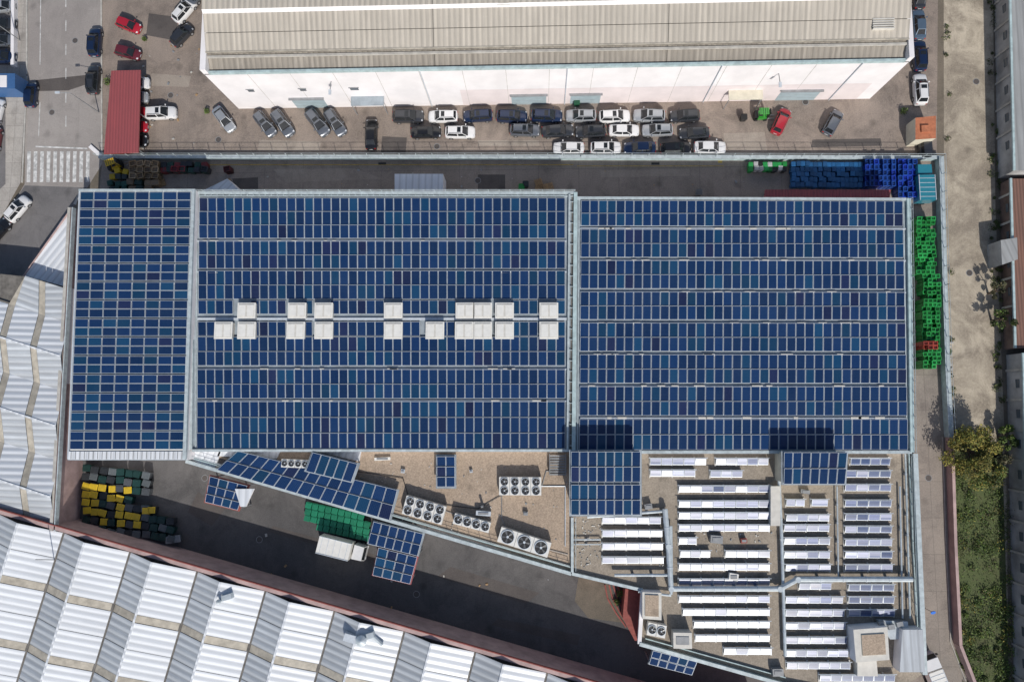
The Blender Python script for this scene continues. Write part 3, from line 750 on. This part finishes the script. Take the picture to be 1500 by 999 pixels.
b=MB(); P=SQ([(-30,108),(22,108),(22,130),(-30,130)],3.2); b.prism(P,.2,3.2,'vc','vc',(.05,.13,.30)); P2=SQ([(0,111),(10,111),(10,128),(0,128)],3.25); b.prism(P2,3.2,3.3,'white'); b.build("blue_kiosk")
def lamp(px,py,dx,dy,h=6.5):
    b=MB(); q=S(px,py); b.tube((q.x,q.y,0),(q.x,q.y,h),.09,'grey',r2=.05); b.tube((q.x,q.y,h),(q.x+dx,q.y+dy,h+.3),.04,'grey'); b.box((q.x+dx*1.1,q.y+dy*1.1),.7,.3,math.atan2(dy,dx),h+.22,h+.38,'alu'); b.build("street_lamp")
lamp(145,165,-1.6,0); lamp(30,60,1.5,0)
b=MB(); q=S(1354,890); b.tube((q.x,q.y,0),(q.x,q.y,2.1),.04,'grey'); b.tube((q.x,q.y,2.1),(q.x+.0,q.y-.05,2.16),.32,'vc',n=16,col=(.02,.15,.6)); b.build("traffic_sign")
# ------------------------------------------------------------------ bins & crates
def bin_(b,c,l,wd,ang,h,col,lid=None,z=0):
    lid=lid or col
    b.prism(b.rect(c,l*.95,wd*.95,ang),z+.08,z+h,'vc','vc',col,z0pts=b.rect(c,l*.78,wd*.78,ang))
    k=U(.8,1.15); lc=tuple(min(1,x*k) for x in lid)
    b.prism(b.rect(c,l,wd,ang),z+h,z+h+.06,'vc','vc',lc); 
    b.prism(b.rect(c,l*.8,wd*.8,ang),z+h+.06,z+h+.10,'vc','vc',tuple(x*.8 for x in lc))
    ca,sa=math.cos(ang),math.sin(ang); b.box((c[0]-sa*wd*.55,c[1]+ca*wd*.55),l*.8,.06,ang,z+h-.03,z+h+.05,'vc',col=tuple(x*.55 for x in col))
def crate(b,c,l,wd,ang,z,h,col):
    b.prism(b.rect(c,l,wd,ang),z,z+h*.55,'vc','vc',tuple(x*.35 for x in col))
    t=.09; ca,sa=math.cos(ang),math.sin(ang)
    for (x,y,ll,ww) in ((0,wd/2-t/2,l,t),(0,-wd/2+t/2,l,t),(l/2-t/2,0,t,wd-2*t),(-l/2+t/2,0,t,wd-2*t)):
        b.box((c[0]+x*ca-y*sa,c[1]+x*sa+y*ca),ll,ww,ang,z,z+h,'vc',col=col)
    b.box(c,l-.3,.06,ang,z+h*.55,z+h*.8,'vc',col=tuple(x*.6 for x in col))
def stack(x0,y0,x1,y1,dx,dy,cols,name,zmax=1.6,kind='crate',jit=.05,ang=0,prob=1.0,rag=0):
    b=MB(); y=y0
    while y<y1:
        sx=U(-rag,rag); x=x0+sx
        while x<x1+sx:
            if R()<prob:
                col=random.choice(cols); k=U(.75,1.2); col=tuple(min(1,c*k) for c in col); z=random.choice((zmax*.7,zmax*.85,zmax,zmax))
                q=S(x+dx/2,y+dy/2,z); a=ang+U(-jit,jit)
                if kind=='crate':
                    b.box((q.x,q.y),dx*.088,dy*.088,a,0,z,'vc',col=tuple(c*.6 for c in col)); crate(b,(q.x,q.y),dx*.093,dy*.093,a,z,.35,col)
                else: bin_(b,(q.x,q.y),dx*.093,dy*.093,a,1.0+.1*R(),col)
            x+=dx
        y+=dy
    return b.build(name)
G=(.02,.27,.055); G2=(.03,.38,.09); BL=(.015,.07,.33); BT=(.02,.12,.30); BV=(.015,.055,.45)
stack(1341,318,1368,402,6.8,6,[G,G2,G],"stacked_green_crates",2.0,jit=.1,prob=.96,rag=2)
stack(1350,402,1374,540,6.4,6,[G,G2,G],"stacked_green_crates",2.0,jit=.1,prob=.96,rag=1.5)
stack(1351,500,1366,512,7,6,[(.36,.06,.04)],"stacked_red_crates",2.6)
stack(1160,236,1265,268,6.6,7.5,[BT,BT,(.02,.10,.25)],"blue_wheeled_bins",kind='bin')
stack(1266,234,1310,272,6.4,8,[BV,BL],"stacked_blue_crates",1.6)
stack(1314,234,1336,286,7,8,[BL,BV],"stacked_blue_crates",1.8)
stack(1098,236,1150,248,7,7,[G,(.03,.03,.03),(.6,.6,.6),G2],"wheeled_bins",kind='bin')
stack(158,246,184,262,9,8,[(.7,.48,.02),(.04,.05,.05),(.65,.45,.03)],"wheeled_bins",kind='bin',jit=.3,prob=.8)
stack(156,264,180,276,9,8,[(.04,.05,.05),(.3,.32,.32),(.02,.08,.06)],"wheeled_bins",kind='bin',jit=.3)
stack(190,236,230,258,11,9,[(.40,.27,.15),(.34,.23,.13),(.46,.33,.2)],"stacked_pallets",1.3,jit=.25)
stack(232,236,300,250,10,8,[(.02,.06,.045),(.03,.03,.035),(.22,.03,.03),(.02,.07,.05)],"wheeled_bins",kind='bin',jit=.2)
stack(240,244,330,252,11,9,[(.25,.03,.035),(.28,.05,.04),(.05,.05,.055),(.1,.02,.02)],"stacked_red_crates",1.0,jit=.2,prob=.6)
stack(184,262,222,276,12,9,[(.03,.06,.05),(.03,.03,.03),(.36,.24,.14)],"wheeled_bins",kind='bin',jit=.2,prob=.8)
DK=(.012,.05,.045); DK2=(.03,.035,.04); DG=(.09,.10,.11)
b=MB()
for i in range(11):
    for j in range(8):
        x=126+i*12.4+U(-1.6,1.6); y=686+j*12.6+i*1.4+U(-1.6,1.6)
        if y>784+ (x-120)*.06 or (x>216 and y<758) or (x>190 and 725<y<740): continue
        r=R(); yel=(120<x<205 and 712<y<774)
        col=DK if r<.5 else (DK2 if r<.8 else DG)
        lid=(.72,.50,.03) if (yel and R()<.5) else (col if R()<.75 else (.13,.15,.16))
        q=S(x,y,1.2); bin_(b,(q.x,q.y),1.15,.95,U(-.2,.2)-.1,1.15,col,lid)
for x,y in ((222,747),(214,748)):
    q=S(x,y,1.2); bin_(b,(q.x,q.y),1.1,.9,0,1.2,DK2,(.72,.50,.03))
q=S(253,790,1.2); bin_(b,(q.x,q.y),2.2,1.0,.15,1.1,DG,(.35,.37,.38))
b.build("waste_containers")
b=MB()
e_=math.radians(-13)
for i in range(10):
    for j in range(4):
        x=452+i*9.6+j*-1; y=740+i*2.1+j*9.5
        if (j==3 and i<2) or (j==0 and i>8): continue
        q=S(x,y,1.1); bin_(b,(q.x,q.y),.86,.82,e_+U(-.06,.06),1.1,(.01,.20,.10),(.015,.25,.13))
b.build("green_waste_containers")
b=MB()
for x,y in ((789,267),(797,275),(790,277),(805,273),(230,262),(236,268)):
    q=S(x,y,.4)
    for k in range(5): b.box((q.x+math.cos(.3)*(k-2)*.23,q.y+math.sin(.3)*(k-2)*.23),.14,1.0,.3,.12,.15+.3,'wood')
b.build("wooden_pallets")
for x,y,c in ((764,274,G),(770,270,(.03,.04,.04)),(845,150,(.02,.1,.05)),(1024,282,(.2,.2,.2)),(1090,172,(.03,.03,.03))):
    b=MB(); q=S(x,y,1); bin_(b,(q.x,q.y),.9,.8,0,1.1,c); b.build("wheeled_bin")
# ------------------------------------------------------------------ vehicles
def paint(name,c,met=.3):
    m,t,b=newmat(name); o=objco(t); f=noise(t,o,2.0,3)
    t.links.new(mix(t,ramp(t,f,.3,.7),tuple(x*.93 for x in c),c),b.inputs["Base Color"])
    b.inputs["Roughness"].default_value=.3; b.inputs["Metallic"].default_value=met; b.inputs["Coat Weight"].default_value=.8; b.inputs["Coat Roughness"].default_value=.06; return m
PC={'white':paint("paint_white",(.72,.72,.72),0),'silver':paint("paint_silver",(.42,.44,.46),.4),'grey':paint("paint_grey",(.14,.155,.18),.4),
 'dgrey':paint("paint_dark_grey",(.04,.043,.05),.3),'black':paint("paint_black",(.010,.010,.012),.1),'navy':paint("paint_navy",(.010,.024,.07),.3),
 'red':paint("paint_red",(.40,.015,.03),.1),'teal':paint("paint_teal",(.03,.22,.29),.1),'dred':paint("paint_dark_red",(.14,.02,.03),.2),'green':paint("paint_green",(.03,.30,.03),.1),'yellow':paint("paint_yellow",(.65,.42,.02),.1),'beigecar':paint("paint_blue_grey",(.10,.15,.21),.3)}
gm,t_,b_=newmat("car_glass"); b_.inputs["Roughness"].default_value=.05; f_=noise(t_,objco(t_),3); t_.links.new(ramp(t_,f_,.3,.7,(.012,.015,.018),(.022,.026,.03)),b_.inputs["Base Color"]); M['cglass']=gm
M['lamp']=plain("headlamp",(.7,.72,.75),.15,.2,.1); M['tail']=plain("tail_lamp",(.4,.02,.02),.25,0,.2); M['tyre']=plain("tyre",(.02,.02,.02),.8,0,.2); M['rim']=plain("wheel_rim",(.45,.46,.48),.3,.6,.1); M['trim']=plain("black_trim",(.018,.018,.02),.5)
M['bodyslot']=PC['white']
def car_mesh(style):
    b=MB(); b.mi('bodyslot')
    if style=='sedan': L=2.28;st=[(2.28,.55,.60),(2.2,.74,.68),(2.0,.83,.76),(1.5,.885,.86),(.95,.90,.94),(0,.905,.97),(-1.5,.90,.99),(-2.0,.85,.98),(-2.2,.76,.93),(-2.3,.6,.78)]; gh=[(1.08,.74),(-.25,.79),(-1.85,.70)]; gt=[(.35,.57),(-.3,.60),(-1.15,.55)]; zr=1.44
    elif style=='suv': L=2.3;st=[(2.3,.58,.68),(2.2,.78,.80),(2.0,.87,.92),(1.5,.92,1.0),(.95,.93,1.06),(0,.935,1.08),(-1.5,.93,1.10),(-2.05,.88,1.08),(-2.22,.80,1.0),(-2.3,.66,.8)]; gh=[(1.15,.78),(-.25,.82),(-2.1,.74)]; gt=[(.42,.62),(-.3,.66),(-1.72,.60)]; zr=1.66
    else: L=2.05;st=[(2.05,.55,.60),(1.96,.72,.70),(1.75,.81,.80),(1.4,.86,.88),(.95,.875,.95),(0,.88,.98),(-1.3,.87,1.0),(-1.75,.83,.98),(-1.95,.75,.9),(-2.02,.62,.72)]; gh=[(1.1,.72),(-.2,.77),(-1.85,.68)]; gt=[(.40,.56),(-.25,.6),(-1.45,.54)]; zr=1.50
    rings=[]
    for x,wd,zt in st:
        prof=[(-wd*.95,.24),(-wd,.48),(-wd*.985,zt-.20),(-wd*.93,zt-.07),(-wd*.72,zt),(-wd*.3,zt+.03),(0,zt+.035)]
        full=prof+[(-y,z) for y,z in prof[-2::-1]]
        rings.append([Vector((x,y,z)) for y,z in full])
    for r0,r1 in zip(rings[:-1],rings[1:]):
        for i in range(len(r0)-1): b.face([r0[i],r0[i+1],r1[i+1],r1[i]],'bodyslot',smooth=True)
        b.face([r0[-1],r0[0],r1[0],r1[-1]],'trim')
    b.face(rings[0][::-1],'bodyslot'); b.face(rings[-1],'bodyslot')
    zb=st[4][2]-.03
    base=[Vector((x,wd,zb)) for x,wd in gh]; top=[Vector((x,wd,zr)) for x,wd in gt]
    mir=lambda v:Vector((v.x,-v.y,v.z))
    def glassq(q,ix,iz):
        c0=q[0].lerp(q[1],ix); c1=q[0].lerp(q[1],1-ix); d0=q[3].lerp(q[2],ix); d1=q[3].lerp(q[2],1-ix)
        n=(q[1]-q[0]).cross(q[3]-q[0]).normalized()*.012
        if n.z<0: n=-n
        b.face([c0.lerp(d0,iz)+n,c1.lerp(d1,iz)+n,c1.lerp(d1,1-iz*.6)+n,c0.lerp(d0,1-iz*.6)+n],'cglass')
    cr=.05
    F_=[mir(base[0]),base[0],top[0],mir(top[0])]; Bk=[base[2],mir(base[2]),mir(top[2]),top[2]]
    b.face(F_,'bodyslot'); b.face(Bk,'bodyslot'); glassq(F_,.05,.04); glassq(Bk,.07,.10)
    for s_ in (0,1):
        f=(lambda v:v) if s_==0 else mir
        for i in (0,1):
            q=[f(base[i]),f(base[i+1]),f(top[i+1]),f(top[i])]; b.face(q,'bodyslot')
            glassq(q,.05,.08)
    tc=[Vector((v.x,0,v.z+cr)) for v in top]; tc[0].x+=.04; tc[2].x-=.04
    for i in (0,1):
        b.face([top[i],top[i+1],tc[i+1],tc[i]],'bodyslot',smooth=True); b.face([mir(top[i]),tc[i],tc[i+1],mir(top[i+1])],'bodyslot',smooth=True)
    for xx,tt,cc in ((0,top[0],tc[0]),(0,top[2],tc[2])): b.face([mir(tt),tt,cc],'bodyslot')
    if style=='suv':
        for s_ in(-1,1): b.tube((gt[0][0]-.1,s_*.58,zr+.06),(gt[2][0]+.1,s_*.56,zr+.06),.025,'trim',n=6)
        b.prism([(.2,-.4),(.2,.4),(-.35,.4),(-.35,-.4)],zr+.03,zr+.058,'cglass')
    wx=L*.61
    for x in (wx,-wx):
        for s_ in (-1,1):
            yy=s_*(st[5][1]-.09); b.tube((x,yy-.1,.33),(x,yy+.1,.33),.33,'tyre',n=18); b.tube((x,yy-.112,.33),(x,yy+.112,.33),.2,'rim',n=12)
    zl=st[2][2]-.06
    for s_ in (-1,1):
        b.face([(st[1][0]+.03,s_*.45,st[1][2]-.02),(st[1][0]-.02,s_*.745,st[1][2]-.03),(st[2][0]-.02,s_*.80,zl+.04),(st[2][0]+.05,s_*.55,zl+.075)],'lamp')
        b.box((st[-2][0]-.03,s_*.62),.12,.22,0,.70,.84,'tail')
        b.box((.88,s_*(st[5][1]+.10)),.14,.22,0,zb+.02,zb+.14,'bodyslot')
    b.box((st[0][0]-.01,0),.06,.8,0,.38,.55,'trim'); b.box((st[0][0]+.025,0),.02,.5,0,.42,.52,'lamp'); b.box((st[-1][0]-.01,0),.04,.5,0,.55,.66,'lamp')
    b.prism([(gh[0][0]+.10,-.66),(gh[0][0]+.10,.66),(gh[0][0]+.0,.70),(gh[0][0]+.0,-.70)],zb-.02,zb+.075,'trim')
    o=b.build("tmp"); me=o.data; bpy.data.objects.remove(o)
    bm=bmesh.new(); bm.from_mesh(me); bmesh.ops.remove_doubles(bm,verts=bm.verts,dist=.002); bmesh.ops.recalc_face_normals(bm,faces=bm.faces)
    for f in bm.faces: f.smooth = f.material_index==0
    for e in bm.edges: 
        if len(e.link_faces)==2 and e.calc_face_angle(0)>math.radians(38): e.smooth=False
    bm.to_mesh(me); bm.free(); me.name=style; return me
CM={k:car_mesh(k) for k in('sedan','suv','hatch')}
def car(px,py,deg,col,style='sedan',s=1.0):
    o=bpy.data.objects.new("parked_car",CM[style]); sc.collection.objects.link(o)
    o.location=S(px,py,.7); o.location.z=.02; o.rotation_euler=(0,0,math.radians(deg)); s*=U(.97,1.04); o.scale=(s,s,s)
    o.material_slots[0].link='OBJECT'; o.material_slots[0].material=PC[col]
for x,y,c,st in ((598,171,'dgrey','suv'),(649,171,'white','suv'),(700,170,'navy','suv'),(750,171,'navy','suv'),(801,170,'navy','suv'),(851,170,'silver','suv'),(900,171,'white','suv'),(951,170,'silver','suv'),(1003,170,'dgrey','suv'),
  (624,194,'black','sedan'),(674,194,'white','suv'),(769,191,'grey','suv'),(817,192,'dgrey','sedan'),(865,193,'dgrey','suv'),(914,191,'white','sedan'),(963,191,'silver','suv'),(1017,195,'dgrey','sedan'),
  (833,217,'white','sedan'),(887,217,'white','suv'),(937,217,'navy','sedan'),(990,218,'black','suv'),(1040,216,'white','sedan')):
    car(x,y,(180 if R()<.5 else 0)+U(-3,3),c,st)
for x,y,d,c,st in ((328,175,-52,'silver','sedan'),(388,182,-52,'grey','suv'),(414,181,-54,'grey','suv'),(465,180,-52,'grey','suv'),(491,180,-56,'grey','suv'),(544,197,90,'black','sedan'),(236,166,2,'white','suv'),
  (1144,178,64,'red','hatch'),(1220,180,60,'grey','hatch'),(1348,131,90,'white','suv'),(1347,82,90,'navy','suv'),(1346,36,90,'beigecar','sedan'),(1346,-8,90,'dgrey','sedan'),(1355,214,90,'dgrey','hatch'),
  (188,37,-22,'red','hatch'),(187,77,-15,'dred','hatch'),(270,16,52,'white','suv'),(266,52,48,'dgrey','hatch'),(139,62,90,'navy','suv'),(137,117,90,'dgrey','suv'),(45,139,90,'navy','hatch'),(26,306,52,'white','suv'),
  (199,122,0,'white','hatch'),(198,143,0,'silver','hatch'),(197,165,0,'red','hatch'),(197,186,0,'red','hatch'),(196,207,0,'black','hatch'),
  (4,10,5,'silver','hatch'),(2,36,3,'dgrey','sedan'),(2,60,4,'grey','hatch'),(3,84,0,'navy','hatch'),(-6,165,80,'white','sedan'),(-4,340,50,'black','sedan'),(-8,205,85,'dred','hatch'),(290,-12,60,'grey','sedan')):
    car(x,y,d,c,st)
def truck(px,py,deg,cabcol,boxcol,L=6.8,name="box_truck",bw=2.4,z=3.1):
    root=empty(name); root.location=S(px,py,2); root.location.z=.02; root.rotation_euler=(0,0,math.radians(deg))
    b=MB(); b.box((-.9,0),L-1.9,bw,0,.9,z,boxcol,boxcol); 
    for k in range(5): b.box((-.9-(L-1.9)/2+.5+k*(L-2.9)/4,0),.06,bw-.1,0,z,z+.03,'alu')
    for s_ in(-1,1): b.box((-.9,s_*(bw/2-.03)),L-1.9,.08,0,z,z+.06,'alu')
    b.box((-.5,0),L-1.0,.9,0,.5,.9,'dark'); b.build("body",root)
    b=MB(); x=L/2-.75
    b.box((x,0),1.7,2.1,0,.5,1.5,cabcol); 
    t=[(x-.85,-1.0),(x+.55,-.95),(x+.55,.95),(x-.85,1.0)]; bt=[(x-.85,-1.05),(x+.85,-1.05),(x+.85,1.05),(x-.85,1.05)]
    b.prism(t,1.5,2.35,cabcol,cabcol,z0pts=bt)
    b.face([(x+.85,-.95,1.58),(x+.85,.95,1.58),(x+.6,.86,2.26),(x+.6,-.86,2.26)],'cglass')
    for s_ in(-1,1): b.box((x+.7,s_*1.2),.12,.25,0,1.6,2.0,'dark'); b.box((x+.86,s_*.8),.06,.3,0,.7,.9,'lamp')
    b.build("cab",root)
    b=MB()
    for xx in (x,-L/2+1.3):
        for s_ in(-1,1): b.tube((xx,s_*.9-.15,.45),(xx,s_*.9+.15,.45),.45,'tyre',n=16); b.tube((xx,s_*.9-.16,.45),(xx,s_*.9+.16,.45),.22,'rim',n=10)
    b.build("wheels",root)
truck(501,803,-13,PC['white'],'boxf',6.6)
truck(1354,268,90,PC['teal'],PC['teal'],5.6,"refuse_truck",2.3,2.7)
truck(1372,990,110,PC['white'],'boxf',5.2,"delivery_van",2.0,2.3)
def forklift(px,py,deg,col):
    root=empty("forklift"); root.location=S(px,py,1); root.location.z=.02; root.rotation_euler=(0,0,math.radians(deg)); b=MB()
    b.box((-.3,0),1.7,1.1,0,.3,.95,col); b.box((-1.0,0),.5,1.1,0,.3,1.2,'dark'); b.box((-.3,0),.5,.5,0,.95,1.1,'dark')
    for x in(-.9,.45):
        for s_ in(-1,1): b.tube((x,s_*.45,.95),(x+.05,s_*.45,2.1),.04,'dark',n=6); b.tube((x,s_*.55-.1,.28),(x,s_*.55+.1,.28),.28,'tyre',n=12)
    b.box((-.2,0),1.4,1.0,0,2.1,2.15,col)
    for k in range(4): b.box((-.7+k*.33,0),.06,.9,0,2.15,2.18,'dark')
    b.box((.75,0),.12,.8,0,.1,2.2,'dark')
    for s_ in(-1,1): b.box((1.35,s_*.25),1.1,.12,0,.08,.14,'grey')
    b.build("body",root)
forklift(1118,168,0,PC['green']); forklift(169,241,20,PC['yellow'])
# ------------------------------------------------------------------ vegetation
def leaves(b,c,r,n,cols,size=.16,flat=.8):
    for i in range(n):
        d=Vector((random.gauss(0,1),random.gauss(0,1),random.gauss(0,flat))); d.normalize(); d*=r*(R()**.45); p=Vector(c)+d*U(.75,1.1)
        if p.z<.03: p.z=U(.03,.3)
        a=Vector((U(-1,1),U(-1,1),U(-.6,.6))).normalized(); q=a.cross(Vector((U(-1,1),U(-1,1),U(.2,1)))).normalized(); s=size*U(.6,1.4)
        col=random.choice(cols); k=U(.6,1.35); b.face([p-a*s,p+q*s*.5,p+a*s,p-q*s*.5],'leaf',tuple(x*k for x in col))
def tree(px,py,h,r,cols,n=9,name="tree",dens=330,size=.17):
    b=MB(); q=S(px,py); top=Vector((q.x+.2,q.y,h*.6)); b.tube(q,top,.18,'bark',r2=.1,n=8)
    for i in range(n):
        a=i*2.4+U(-.4,.4); rr=r*U(.35,.95); c=Vector((q.x+math.cos(a)*rr,q.y+math.sin(a)*rr,h*U(.5,.95)))
        b.tube(q.lerp(top,U(.6,1)),c,.07,'bark',r2=.02,n=5); k=U(.65,1.35)
        leaves(b,c,r*U(.22,.5),dens,[tuple(x*k for x in cc) for cc in cols],size)
    b.build(name)
YG=[(.26,.22,.04),(.19,.19,.035),(.30,.24,.05),(.12,.15,.03)]
GR=[(.075,.13,.025),(.11,.175,.03),(.05,.09,.022),(.13,.165,.035)]
BR_=[(.09,.085,.04),(.06,.07,.03),(.12,.10,.05)]
tree(1405,660,4.8,3.2,YG,17,dens=380,size=.14)
tree(1426,688,3.8,2.4,YG+GR,12,size=.14)
tree(1440,668,3.4,1.6,BR_,7)
tree(1452,470,3.6,1.5,GR+BR_,6,dens=220); tree(1447,430,2.8,1.1,BR_,5,dens=180); tree(1462,640,3.0,1.5,GR,6)
b=MB()
for i in range(150):
    t=R(); y=690+t*420; x=U(1397+ (y-650)*.03,1472+(y-650)*.03); q=S(x,y); dens=.3+.7*t
    g_=random.choice((GR,GR,GR+YG,GR+BR_)); k=U(.7,1.4)
    leaves(b,(q.x,q.y,.25),U(.4,1.4),int(150*dens),[tuple(c*k for c in cc) for cc in g_],.12,.35)
for i in range(2600):
    y=U(630,1120); x=U(1392+(y-620)*.045,1474+(y-650)*.03); q=S(x,y); a=R()*6.28; hh=U(.1,.35); k=U(.6,1.3); c=random.choice(GR+BR_)
    b.face([(q.x,q.y,0.015),(q.x+math.cos(a)*.1,q.y+math.sin(a)*.1,.015),(q.x+math.cos(a+1)*.25,q.y+math.sin(a+1)*.25,hh)],'leaf',tuple(v*k for v in c))
b.build("grass")
b=MB()
for i in range(80):
    y=U(-20,650); x=(U(1447,1462) if R()<.85 else U(1384,1390))+ y*.012; q=S(x,y); k=U(.6,1.2)
    leaves(b,(q.x,q.y,.15),U(.2,.7),60,[tuple(c*k for c in cc) for cc in BR_+GR],.1,.4)
b.build("weeds")
b=MB()
for x,y,r in ((160,122,.7),(214,60,.4),(305,165,.5),(1322,165,.6),(1385,515,.6),(908,868,.6),(903,880,.5),(222,230,.4)):
    q=S(x,y); leaves(b,(q.x,q.y,.5),r,140,GR,.12)
b.build("shrubs")
b=MB()
for i in range(220):
    x,y=random.choice([(U(530,830),U(672,800)),(U(960,1130),U(775,830)),(U(840,880),U(760,830))])
    if (y-675)>(x-283)*.29: continue
    q=S(x,y,ZA); s=U(.04,.14); b.box((q.x,q.y),s*2,s,R()*3,ZA,ZA+s*.8,random.choice(('box','grey','kerb')))
for i in range(24):
    q=S(U(1384,1394),U(500,560)); s=U(.1,.3); b.box((q.x,q.y),s*2,s,R()*3,0.01,s,'kerb')
for i in range(60):
    q=random.choice((S(U(300,1100),U(248,275)),S(U(210,300),U(60,220)),S(U(280,820),U(740,900)))); s=U(.04,.15); b.box((q.x,q.y),s*3,s*2,R()*3,0.02,.02+s,random.choice(('kerb','wood','grey')))
b.build("debris")
